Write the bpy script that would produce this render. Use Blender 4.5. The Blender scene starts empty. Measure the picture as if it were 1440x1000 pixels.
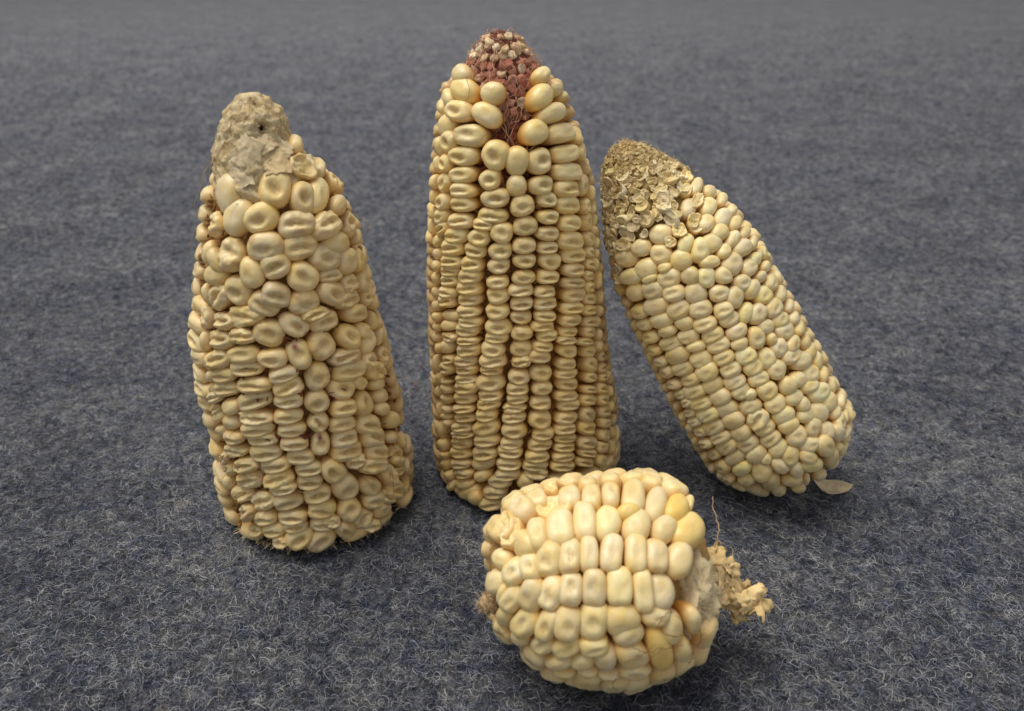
# Four dried maize cobs on a grey-blue felt carpet, lit by soft room light from above left.
import bpy, math, random
import numpy as np
from mathutils import Vector, Matrix, noise

S = bpy.context.scene
COL = S.collection
R = math.radians

# ------------------------------------------------------------------ camera
cam = bpy.data.cameras.new("camera")
cam.sensor_width = 36.0
cam.lens = 36.0 * 1150 / 1440
cam.clip_start, cam.clip_end = 0.01, 50.0
cam.dof.use_dof = True
cam.dof.focus_distance = 0.262
cam.dof.aperture_fstop = 14.0
cam_o = bpy.data.objects.new("camera", cam)
cam_o.location = (0, 0, 0.19)
cam_o.rotation_euler = (R(90 - 28), 0, 0)
COL.objects.link(cam_o)
S.camera = cam_o

# ------------------------------------------------------------------ room light
W = bpy.data.worlds.new("World")
S.world = W
W.use_nodes = True
W.node_tree.nodes["Background"].inputs["Color"].default_value = (1.0, 0.985, 0.96, 1)
W.node_tree.nodes["Background"].inputs["Strength"].default_value = 0.40


def area_light(name, loc, target, size, power, color):
    d = bpy.data.lights.new(name, "AREA")
    d.shape, d.size, d.energy, d.color = "SQUARE", size, power, color
    o = bpy.data.objects.new(name, d)
    o.location = loc
    o.rotation_euler = (Vector(target) - Vector(loc)).to_track_quat("-Z", "Y").to_euler()
    COL.objects.link(o)


area_light("ceiling_light", (-0.70, 0.35, 2.2), (0.0, 0.25, 0.05), 1.6, 55.0, (1.0, 0.95, 0.84))

S.view_settings.view_transform = "Standard"
S.view_settings.look = "None"
S.view_settings.exposure = 0.0
S.view_settings.gamma = 1.0

# ------------------------------------------------------------------ helpers


def nodes(name):
    m = bpy.data.materials.new(name)
    m.use_nodes = True
    t = m.node_tree
    return m, t, t.nodes["Principled BSDF"]


def N(t, kind, **kw):
    n = t.nodes.new(kind)
    for k, v in kw.items():
        if k in n.inputs:
            n.inputs[k].default_value = v
        else:
            setattr(n, k, v)
    return n


def mix(t, fac, a, b, blend="MIX"):
    n = t.nodes.new("ShaderNodeMix")
    n.data_type, n.blend_type = "RGBA", blend
    for sock, v in ((0, fac), (6, a), (7, b)):
        if hasattr(v, "is_linked"):
            t.links.new(v, n.inputs[sock])
        else:
            n.inputs[sock].default_value = v if sock == 0 else (*v, 1)
    return n.outputs[2]


def ramp(t, fac, stops, interp="LINEAR"):
    n = t.nodes.new("ShaderNodeValToRGB")
    t.links.new(fac, n.inputs[0])
    n.color_ramp.interpolation = interp
    e = n.color_ramp.elements
    while len(e) < len(stops):
        e.new(0.5)
    for el, (p, c) in zip(e, stops):
        el.position = p
        el.color = (*c, 1) if not isinstance(c, (int, float)) else (c, c, c, 1)
    return n.outputs[0]


def mathn(t, op, a, b=0.0, clamp=False):
    n = t.nodes.new("ShaderNodeMath")
    n.operation, n.use_clamp = op, clamp
    for i, v in enumerate((a, b)):
        if hasattr(v, "is_linked"):
            t.links.new(v, n.inputs[i])
        else:
            n.inputs[i].default_value = v
    return n.outputs[0]


def noise_tex(t, coord, scale, detail=3.0, rough=0.55, dist=0.0):
    n = N(t, "ShaderNodeTexNoise", Scale=scale, Detail=detail, Roughness=rough, Distortion=dist)
    t.links.new(coord, n.inputs["Vector"])
    return n.outputs["Fac"]


def bump(t, bsdf, h, strength, dist):
    b = N(t, "ShaderNodeBump", Strength=strength, Distance=dist)
    t.links.new(h, b.inputs["Height"])
    t.links.new(b.outputs[0], bsdf.inputs["Normal"])


def mesh(name, verts, faces, mat, tint=None, smooth=True):
    me = bpy.data.meshes.new(name)
    me.from_pydata([tuple(v) for v in verts], [], faces)
    if smooth:
        me.polygons.foreach_set("use_smooth", [True] * len(me.polygons))
    if tint is not None:
        at = me.color_attributes.new("tint", "FLOAT_COLOR", "POINT")
        at.data.foreach_set("color", np.array([(a, b, c, 1) for a, b, c in tint], dtype=np.float32).ravel())
    me.materials.append(mat)
    return me


def obj(name, me, parent=None, label=None, color=None, kind=None):
    o = bpy.data.objects.new(name, me)
    COL.objects.link(o)
    o.parent = parent
    if label:
        o["label"] = label
    if color:
        o.color = (*color, 1)
    if kind:
        o["kind"] = kind
    return o


def jitter(c, rng, v=0.08, warm=0.05):
    k = 1 + rng.uniform(-v, v)
    w = rng.uniform(-warm, warm) * .6
    return (min(c[0] * k * (1 + w * .4), .95), c[1] * k, c[2] * k * (1 - w * 2.2))


def ridge(p):
    return 1 - abs(noise.noise(p)) * 2


# ------------------------------------------------------------------ materials
def kernel_material():
    m, t, b = nodes("kernel_skin")
    oi = N(t, "ShaderNodeObjectInfo")
    tc = N(t, "ShaderNodeTexCoord")
    at = N(t, "ShaderNodeVertexColor", layer_name="tint")
    sp = N(t, "ShaderNodeSeparateColor")
    t.links.new(at.outputs["Color"], sp.inputs[0])
    # every kernel samples its own piece of the noise
    off = N(t, "ShaderNodeVectorMath", operation="ADD")
    comb = N(t, "ShaderNodeCombineXYZ")
    t.links.new(mathn(t, "MULTIPLY", oi.outputs["Random"], 40.0), comb.inputs[0])
    t.links.new(tc.outputs["Object"], off.inputs[0])
    t.links.new(comb.outputs[0], off.inputs[1])
    co = off.outputs[0]
    n1 = noise_tex(t, co, 1.6, 3)
    n2 = noise_tex(t, co, 6.0, 4, .65)
    col = mix(t, ramp(t, n1, [(.35, 0.0), (.7, 1.0)]), oi.outputs["Color"], (.97, .88, .61), "MULTIPLY")
    # horny flank is more amber than the floury crown, deepened to paint golden shade
    col = mix(t, mathn(t, "MULTIPLY", sp.outputs[1], .92), col, (.84, .53, .19), "MULTIPLY")
    dn = mathn(t, "MULTIPLY", sp.outputs[0], ramp(t, n2, [(.3, .25), (.75, 1.0)]))
    col = mix(t, mathn(t, "MULTIPLY", dn, .70), col, (.47, .265, .085))
    col = mix(t, mathn(t, "MULTIPLY", ramp(t, n2, [(.60, 0.0), (.78, 1.0)]), .28), col, (.50, .29, .10))
    col = mix(t, sp.outputs[2], col, (.26, .05, .055))
    t.links.new(col, b.inputs["Base Color"])
    b.inputs["Roughness"].default_value = .40
    t.links.new(ramp(t, n2, [(.3, .27), (.8, .46)]), b.inputs["Roughness"])
    b.inputs["Specular IOR Level"].default_value = .5
    b.inputs["Subsurface Weight"].default_value = .26
    b.inputs["Subsurface Radius"].default_value = (1.0, .55, .22)
    b.inputs["Subsurface Scale"].default_value = .0018
    n3 = noise_tex(t, co, 22.0, 4, .6)
    bump(t, b, mathn(t, "ADD", mathn(t, "MULTIPLY", n2, .7), mathn(t, "MULTIPLY", n3, .3)), .28, .0006)
    return m


def cob_material(name, stops, scale, rough=.85, bumpd=.0006):
    m, t, b = nodes(name)
    tc = N(t, "ShaderNodeTexCoord")
    oi = N(t, "ShaderNodeObjectInfo")
    off = N(t, "ShaderNodeVectorMath", operation="ADD")
    t.links.new(tc.outputs["Object"], off.inputs[0])
    t.links.new(oi.outputs["Location"], off.inputs[1])
    n = noise_tex(t, off.outputs[0], scale, 5, .62, .6)
    t.links.new(ramp(t, n, stops), b.inputs["Base Color"])
    b.inputs["Roughness"].default_value = rough
    b.inputs["Specular IOR Level"].default_value = .2
    bump(t, b, noise_tex(t, off.outputs[0], scale * 5, 4, .7), .6, bumpd)
    return m


def tinted_material(name, rough=.75, scale=900, sss=0.0, amount=.5):
    """Dry papery plant tissue: the object colour with fibrous variation."""
    m, t, b = nodes(name)
    tc = N(t, "ShaderNodeTexCoord")
    oi = N(t, "ShaderNodeObjectInfo")
    off = N(t, "ShaderNodeVectorMath", operation="ADD")
    t.links.new(tc.outputs["Object"], off.inputs[0])
    t.links.new(oi.outputs["Location"], off.inputs[1])
    n = noise_tex(t, off.outputs[0], scale, 4, .65)
    t.links.new(mix(t, ramp(t, n, [(.35, 0.0), (.72, amount)]), oi.outputs["Color"], (.62, .42, .25), "MULTIPLY"), b.inputs["Base Color"])
    b.inputs["Roughness"].default_value = rough
    b.inputs["Specular IOR Level"].default_value = .25
    if sss:
        b.inputs["Subsurface Weight"].default_value = sss
        b.inputs["Subsurface Radius"].default_value = (1, .7, .4)
        b.inputs["Subsurface Scale"].default_value = .0015
    bump(t, b, n, .35, .0003)
    return m


M_KERNEL = kernel_material()
M_CORE = cob_material("cob_core_brown", [(.3, (.16, .075, .022)), (.7, (.36, .20, .075))], 300)
M_CORE_RED = cob_material("cob_core_red", [(.3, (.085, .026, .018)), (.7, (.21, .075, .05))], 420)
M_SCALE = tinted_material("papery_scale")
M_FLAP = tinted_material("papery_flap", rough=.8, scale=500, amount=.35)
M_HUSK = tinted_material("dry_husk", rough=.6, scale=420, amount=.45)
M_SILK = tinted_material("silk_thread", rough=.55)
M_PITH = tinted_material("white_pith", rough=.9, sss=.3, amount=.12)

# ---- kernel positions measured on each cob: angle, mm along the axis, width, length, twist, form
FRAME_LEFT = ((-0.07195, 0.24479, 0.0), (-0.01685, 0.0, 0.99986), (0.99986, 0.0, 0.01685))
PROFILE_LEFT = [(0.0, 29.5, 1.1), (2.5, 33.0, 1.1), (4.4, 34.8, 1.1), (9.8, 35.2, 0.9), (15.3, 35.1, 0.7), (20.8, 34.8, 0.6), (26.3, 34.4, 0.5), (31.7, 34.1, 0.4), (37.2, 33.7, 0.2), (42.7, 33.4, -0.1), (48.1, 33.1, -0.4), (53.6, 32.7, -0.7), (59.1, 32.3, -1.0), (64.6, 31.9, -1.2), (70.0, 31.4, -1.4), (75.5, 30.5, -1.3), (81.0, 29.4, -1.0), (86.4, 28.5, -0.4), (91.9, 27.5, 0.1), (97.4, 26.6, 0.5), (102.9, 25.6, 0.8), (108.3, 24.2, 0.9), (113.8, 22.4, 0.7), (119.3, 20.1, 0.2), (124.7, 16.8, -0.0), (130.2, 13.5, -0.8), (135.7, 10.4, -1.6), (141.2, 7.9, -1.6), (145.6, 3.0, -1.6)]
KERNELS_LEFT = """
-69 123.5 10.0 13.0 -21 D;-45 119.5 7.7 11.0 -32 D;-124 122.0 10.9 13.6 15 R;-108 116.0 9.0 12.7 -15 F;-87 115.5 10.9 9.6 26 D;-60 113.5 11.9 9.2 -7 S;
1 132.5 5.6 11.1 -76 R;5 126.0 13.1 9.3 7 W;-29 127.0 9.3 8.0 -20 V;-24 118.5 8.6 13.4 -56 F;12 119.0 6.2 8.2 -55 W;-9 114.5 9.1 6.0 13 R;-33 111.0 12.4 8.0 -4 W;
-6 107.5 5.5 9.2 -45 W;-28 104.5 12.5 8.4 -12 R;-60 106.5 11.4 8.7 -1 S;-43 102.0 10.6 9.1 -24 D;-25 98.0 8.3 8.5 -15 B;-9 96.0 4.9 8.4 -30 B;-3 103.0 3.3 5.5 -43 R;
-62 97.5 10.2 9.2 -33 D;-42 96.0 9.0 4.8 -7 S;-25 91.0 8.0 6.2 -6 W;-10 89.0 6.5 7.6 -29 B;-41 90.5 11.2 8.4 -29 D;-29 86.0 11.7 6.0 -14 W;-23 80.5 13.5 6.5 -20 S;
-9 83.0 6.2 5.9 -10 W;-87 107.5 11.5 8.7 5 D;-112 105.5 9.7 10.8 -0 W;-125 102.5 5.8 9.5 41 R;-130 112.5 6.5 7.7 17 W;-134 104.0 6.4 8.2 -14 R;-80 101.5 9.6 8.5 18 S;
-96 100.5 8.0 9.7 8 F;-79 93.5 9.5 8.0 -21 S;-88 91.0 9.6 8.0 -33 S;-62 90.0 10.5 8.3 -8 D;-56 86.0 9.0 4.1 3 W;-107 94.5 8.9 9.7 -7 D;-122 92.0 9.8 8.2 49 W;
-127 98.0 10.2 7.7 14 R;-135 91.0 3.8 7.4 8 R;-102 87.0 12.1 7.4 7 W;-118 85.0 9.9 6.1 14 W;-135 84.0 6.0 8.5 6 W;-85 82.0 9.6 9.1 -26 D;-84 74.5 9.3 6.7 -2 D;
-69 83.5 10.3 7.3 -46 D;-69 75.0 7.9 10.3 5 P;-50 82.5 10.5 7.4 -5 S;-54 76.0 8.9 10.3 29 D;-35 76.0 10.6 8.5 -41 D;-41 70.0 13.1 6.1 -8 W;-40 65.0 13.4 7.7 -11 S;
-35 59.0 6.9 5.1 -52 B;-21 74.0 8.2 5.3 -30 B;-19 70.0 7.9 10.3 -76 R;-21 63.5 10.0 6.8 -36 W;-18 58.5 11.0 7.3 -36 W;-4 61.0 6.8 8.3 -47 W;-3 73.5 5.1 7.2 -44 R;
-2 67.5 4.5 7.2 -41 R;-61 66.5 8.4 9.6 4 D;-48 60.0 10.5 7.9 -30 D;-64 58.5 7.9 8.6 18 D;-49 53.5 10.2 6.9 -16 S;-34 51.5 10.1 8.4 -60 D;-66 51.5 7.6 7.2 -52 S;
-52 48.5 10.3 6.6 -9 S;-35 43.5 11.1 7.8 -40 S;-67 43.5 6.4 9.8 -10 P;-52 43.0 9.9 7.7 -15 S;-33 38.5 12.0 8.2 -33 S;-52 38.0 11.9 7.8 -16 S;-33 32.5 11.7 7.2 -30 S;
-50 33.5 7.7 5.7 -23 W;-38 28.5 13.6 6.6 -28 W;-63 32.5 10.2 8.5 -59 D;-57 25.0 9.1 11.5 24 D;-43 21.5 9.9 7.1 -56 D;-27 20.5 10.3 6.9 -70 W;-42 15.5 10.2 7.1 -26 S;
-58 17.0 8.5 10.9 23 D;-37 9.5 9.2 6.3 -37 B;-23 13.0 12.8 7.9 -41 S;-18 19.0 9.1 4.1 -26 W;-15 24.5 10.4 8.3 -43 W;-13 38.5 9.5 6.3 -33 R;-17 33.0 7.9 4.9 -35 R;
-17 49.5 10.0 6.2 -31 R;-21 45.0 8.0 5.1 -38 R;-19 54.5 9.0 5.3 -26 R;-2 25.5 4.1 6.1 -40 R;-7 16.5 4.1 6.6 -34 R;-79 69.0 10.0 5.5 7 S;-78 65.0 10.0 7.1 16 S;
-80 60.0 9.4 5.8 -1 S;-81 55.0 9.7 5.7 -4 S;-81 50.0 9.6 5.3 -5 S;-81 45.0 9.4 5.6 -9 S;-80 40.0 9.7 6.3 -10 S;-77 35.5 9.6 6.0 4 S;-78 30.5 8.8 6.6 -2 S;
-74 25.5 9.3 8.1 -1 S;-74 19.5 9.9 7.7 -11 S;-74 13.5 9.8 6.3 -12 S;-77 7.0 11.6 9.1 32 D;-62 8.5 9.9 7.3 -66 D;-51 11.0 7.5 9.0 32 W;-47 6.5 7.1 5.2 -24 W;
-102 81.5 8.8 5.3 7 W;-102 76.0 11.2 6.6 8 D;-100 71.0 11.5 5.9 4 S;-99 66.0 12.5 5.9 5 S;-99 60.5 13.3 6.9 18 S;-101 54.5 13.0 5.7 7 W;-101 50.5 12.4 6.2 12 S;
-100 46.5 12.1 5.9 8 S;-99 41.5 11.5 6.8 8 S;-96 37.0 11.7 6.5 19 S;-95 32.5 11.4 6.7 15 W;-94 28.5 10.8 5.1 17 S;-91 23.5 10.9 7.0 13 S;-91 18.0 10.5 6.1 4 S;
-90 14.0 9.1 5.1 11 S;-89 9.5 11.8 8.7 45 D;-101 7.0 7.7 5.4 13 W;-120 79.0 11.4 6.6 15 W;-119 73.0 10.5 6.3 18 W;-118 67.5 10.4 5.6 18 S;-118 63.0 11.5 5.7 15 S;
-117 57.0 9.7 5.9 29 R;-119 50.5 10.1 5.7 22 R;-120 45.0 10.7 5.4 19 S;-120 40.0 11.8 5.1 15 W;-114 36.0 11.5 5.8 17 W;-114 30.0 12.3 6.4 18 W;-107 23.0 10.6 7.2 31 W;
-108 16.0 10.0 6.3 16 S;-104 11.5 9.9 6.4 19 S;-120 23.5 10.3 6.0 29 W;-120 17.0 9.8 6.1 42 W;-127 22.5 8.3 5.1 38 R;-135 76.5 4.9 7.2 3 R;-130 70.0 4.3 6.8 -16 R;
-130 65.5 5.5 3.8 53 R;-130 61.0 6.2 4.3 51 R;-128 58.5 7.0 4.3 32 W;-131 53.5 6.0 4.1 45 W;-129 51.0 6.6 4.3 38 R;-130 46.0 6.6 4.3 39 R;-131 35.5 5.9 4.0 57 W;
-130 31.0 7.4 5.0 53 W;-133 25.5 4.4 6.8 -20 R;-69 14.0 5.5 5.1 -24 W;-116 9.5 7.7 5.3 23 W;-33 14.0 8.9 5.6 -41 W;-171 2.5 11.0 6.2 1 Th;-171 8.0 11.0 6.2 8 Rh;
-169 13.1 11.0 6.2 -5 Rh;-167 19.3 11.0 6.2 8 Th;-170 25.3 11.0 6.2 1 Th;-170 31.0 11.0 6.2 -4 Rh;-171 36.2 11.0 6.2 7 Th;-166 41.5 11.0 6.2 -3 Dh;-167 47.6 11.0 6.2 7 Dh;
-171 53.6 11.0 6.2 3 Rh;-168 59.0 11.0 6.2 2 Dh;-167 65.0 11.0 6.2 -2 Th;-171 71.1 11.0 6.2 -3 Th;-168 76.9 11.0 6.2 5 Dh;-171 82.6 11.0 6.2 2 Th;-171 88.2 11.0 6.2 -5 Th;
-167 94.4 11.0 6.2 8 Dh;-170 100.1 10.6 6.2 -7 Th;-168 106.2 10.0 6.2 -7 Th;-167 112.4 9.3 6.2 6 Th;-169 118.0 8.3 6.2 -4 Th;-148 2.9 11.0 6.2 -2 Rh;-144 8.3 11.0 6.2 -2 R;
-149 13.4 11.0 6.2 7 R;-148 19.2 11.0 6.2 -3 T;-146 24.9 11.0 6.2 -3 T;-147 35.6 11.0 6.2 -6 T;-145 40.9 11.0 6.2 -1 R;-147 46.3 11.0 6.2 8 R;-147 52.3 11.0 6.2 3 T;
-144 58.0 11.0 6.2 1 D;-149 63.1 11.0 6.2 -3 D;-145 68.5 11.0 6.2 6 T;-148 74.3 11.0 6.2 -8 D;-148 79.7 11.0 6.2 -6 R;-149 85.3 11.0 6.2 1 R;-126 2.6 11.0 6.2 -2 Rh;
-57 3.0 11.0 6.2 1 T;-36 2.9 11.0 6.2 -2 Th;-12 3.9 11.0 6.2 -1 Th;-9 9.6 11.0 6.2 4 T;12 3.4 11.0 6.2 -3 Th;10 9.6 11.0 6.2 -6 Rh;9 15.3 11.0 6.2 4 Rh;
8 20.4 11.0 6.2 -3 D;14 31.0 11.0 6.2 6 Rh;14 36.4 11.0 6.2 6 Th;13 42.3 11.0 6.2 5 Dh;14 48.1 11.0 6.2 6 Th;13 54.2 11.0 6.2 3 Rh;12 60.0 11.0 6.2 8 Dh;
12 65.9 11.0 6.2 6 Th;9 71.6 11.0 6.2 7 D;11 77.6 11.0 6.2 -6 Th;9 82.8 11.0 6.2 0 T;10 88.9 11.0 6.2 2 Rh;12 94.4 11.0 6.2 -4 Dh;32 3.6 11.0 6.2 7 Rh;
34 9.4 11.0 6.2 -1 Th;32 15.3 11.0 6.2 -0 Th;37 21.4 11.0 6.2 5 Rh;36 27.3 11.0 6.2 4 Rh;33 33.5 11.0 6.2 6 Dh;36 39.5 11.0 6.2 -5 Dh;31 45.3 11.0 6.2 -2 Dh;
36 51.1 11.0 6.2 1 Rh;35 56.5 11.0 6.2 4 Th;34 62.7 11.0 6.2 8 Rh;35 67.8 11.0 6.2 4 Dh;36 73.1 11.0 6.2 2 Th;33 79.0 11.0 6.2 4 Rh;35 85.1 11.0 6.2 -4 Th;
36 90.6 11.0 6.2 6 Th;36 96.7 10.8 6.2 6 Rh;35 102.8 10.4 6.2 7 Dh;34 108.7 9.7 6.2 -6 Th;37 114.4 9.0 6.2 5 Dh;31 119.9 8.0 6.2 -6 Dh;57 3.0 11.0 6.2 5 Th;
55 8.8 11.0 6.2 -4 Th;54 14.1 11.0 6.2 3 Th;59 20.1 11.0 6.2 -1 Th;54 26.0 11.0 6.2 -4 Th;58 32.2 11.0 6.2 1 Th;53 37.9 11.0 6.2 -5 Th;57 44.0 11.0 6.2 6 Th;
53 49.8 11.0 6.2 -4 Th;53 55.7 11.0 6.2 0 Dh;54 61.3 11.0 6.2 -2 Rh;59 66.8 11.0 6.2 1 Dh;58 72.8 11.0 6.2 3 Th;56 78.2 11.0 6.2 2 Dh;53 84.0 11.0 6.2 -6 Dh;
59 89.5 11.0 6.2 6 Th;58 95.5 10.9 6.2 6 Rh;57 100.9 10.5 6.2 -7 Th;57 106.9 9.9 6.2 -7 Rh;54 112.5 9.2 6.2 -2 Th;59 117.5 8.4 6.2 6 Rh;80 2.6 11.0 6.2 3 Rh;
80 8.1 11.0 6.2 0 Rh;78 14.2 11.0 6.2 7 Th;77 20.0 11.0 6.2 -5 Th;76 25.6 11.0 6.2 -5 Rh;77 31.0 11.0 6.2 1 Rh;77 37.2 11.0 6.2 6 Dh;76 43.1 11.0 6.2 7 Rh;
77 49.4 11.0 6.2 -4 Dh;77 54.6 11.0 6.2 -4 Th;80 60.7 11.0 6.2 -4 Dh;79 66.9 11.0 6.2 6 Dh;78 72.1 11.0 6.2 5 Th;82 77.7 11.0 6.2 -5 Th;77 82.9 11.0 6.2 7 Th;
76 89.0 11.0 6.2 3 Rh;78 95.2 10.9 6.2 3 Th;80 101.0 10.5 6.2 2 Th;76 107.1 9.9 6.2 1 Th;77 113.2 9.1 6.2 1 Th;76 119.1 8.2 6.2 5 Th;99 2.4 11.0 6.2 -7 Rh;
100 7.4 11.0 6.2 3 Th;104 12.9 11.0 6.2 -4 Th;100 18.7 11.0 6.2 4 Th;99 24.9 11.0 6.2 -6 Dh;104 30.2 11.0 6.2 1 Dh;102 36.5 11.0 6.2 0 Dh;99 42.7 11.0 6.2 -8 Rh;
102 48.9 11.0 6.2 -2 Th;103 54.7 11.0 6.2 4 Dh;99 59.9 11.0 6.2 7 Th;101 65.1 11.0 6.2 6 Rh;101 70.8 11.0 6.2 7 Th;103 76.3 11.0 6.2 7 Th;103 82.4 11.0 6.2 -3 Th;
99 87.5 11.0 6.2 7 Th;100 92.8 11.0 6.2 4 Rh;99 98.5 10.7 6.2 7 Dh;100 104.3 10.2 6.2 -6 Th;102 109.8 9.6 6.2 5 Rh;99 116.0 8.7 6.2 5 Rh;104 121.5 7.6 6.2 -2 Th;
122 2.1 11.0 6.2 5 Rh;125 8.1 11.0 6.2 -4 Th;124 14.3 11.0 6.2 -6 Dh;123 19.4 11.0 6.2 4 Rh;123 25.3 11.0 6.2 3 Rh;123 30.5 11.0 6.2 -7 Dh;123 36.1 11.0 6.2 4 Th;
122 41.7 11.0 6.2 2 Th;125 46.8 11.0 6.2 -5 Th;123 52.8 11.0 6.2 3 Rh;123 57.9 11.0 6.2 -5 Dh;126 63.7 11.0 6.2 -4 Th;127 69.3 11.0 6.2 -2 Th;122 75.0 11.0 6.2 -5 Rh;
124 80.8 11.0 6.2 -3 Dh;125 86.6 11.0 6.2 -3 Th;123 91.6 11.0 6.2 3 Th;122 97.7 10.7 6.2 4 Th;122 102.8 10.4 6.2 4 Th;123 108.1 9.8 6.2 4 Th;125 113.6 9.1 6.2 0 Dh;
123 118.8 8.2 6.2 -4 Th;149 3.1 11.0 6.2 -6 Th;145 9.3 11.0 6.2 3 Rh;146 14.7 11.0 6.2 -1 Dh;145 20.4 11.0 6.2 -4 Rh;144 26.5 11.0 6.2 -2 Th;144 32.2 11.0 6.2 -2 Th;
147 38.3 11.0 6.2 -6 Rh;144 44.6 11.0 6.2 8 Th;147 50.5 11.0 6.2 3 Rh;148 55.6 11.0 6.2 0 Dh;144 61.7 11.0 6.2 5 Th;148 67.9 11.0 6.2 5 Th;147 73.7 11.0 6.2 -6 Th;
144 79.0 11.0 6.2 -7 Th;148 84.7 11.0 6.2 6 Dh;146 90.0 11.0 6.2 2 Th;147 95.4 10.9 6.2 8 Th;149 101.6 10.4 6.2 -1 Dh;146 107.0 9.9 6.2 -0 Th;146 112.0 9.3 6.2 -6 Rh;
148 118.1 8.3 6.2 8 Dh;166 2.9 11.0 6.2 1 Th;171 8.4 11.0 6.2 2 Dh;171 13.8 11.0 6.2 1 Rh;171 20.0 11.0 6.2 -5 Th;171 25.3 11.0 6.2 6 Dh;172 31.5 11.0 6.2 -4 Rh;
166 36.6 11.0 6.2 -3 Th;169 42.0 11.0 6.2 -1 Dh;166 47.5 11.0 6.2 1 Th;170 53.3 11.0 6.2 1 Th;169 59.2 11.0 6.2 -0 Dh;170 64.9 11.0 6.2 -1 Th;168 70.0 11.0 6.2 8 Rh;
166 75.2 11.0 6.2 4 Rh;168 81.2 11.0 6.2 1 Th;167 86.6 11.0 6.2 3 Rh;166 92.4 11.0 6.2 0 Dh;166 98.2 10.7 6.2 6 Dh;167 104.5 10.2 6.2 3 Th;169 110.4 9.5 6.2 -1 Th;
168 116.0 8.7 6.2 -3 Rh;170 121.5 7.6 6.2 -4 Rh;
"""
FRAME_CENT = ((0.00621, 0.26656, 0.0), (-0.05072, 0.0, 0.99871), (0.99871, 0.0, 0.05072))
PROFILE_CENT = [(0.0, 31.5, 0.0), (3.0, 35.0, 0.0), (4.8, 36.4, 0.0), (10.9, 36.3, 0.0), (16.9, 36.1, 0.0), (23.0, 35.6, -0.1), (29.0, 35.1, -0.1), (35.1, 34.5, -0.3), (41.1, 33.9, -0.6), (47.2, 33.3, -0.9), (53.2, 32.8, -1.1), (59.3, 32.3, -1.2), (65.3, 31.9, -1.2), (71.4, 31.6, -1.1), (77.4, 31.1, -1.0), (83.4, 30.7, -1.0), (89.5, 30.2, -1.0), (95.5, 29.6, -1.0), (101.6, 29.0, -1.0), (107.6, 28.3, -1.0), (113.7, 27.4, -1.0), (119.7, 26.4, -1.1), (125.8, 25.3, -1.1), (131.8, 23.8, -1.3), (137.9, 22.1, -1.6), (143.9, 19.9, -1.9), (150.0, 16.5, -2.1), (154.5, 12.5, -2.1), (158.5, 8.0, -2.1), (161.0, 2.0, -2.1)]
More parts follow.
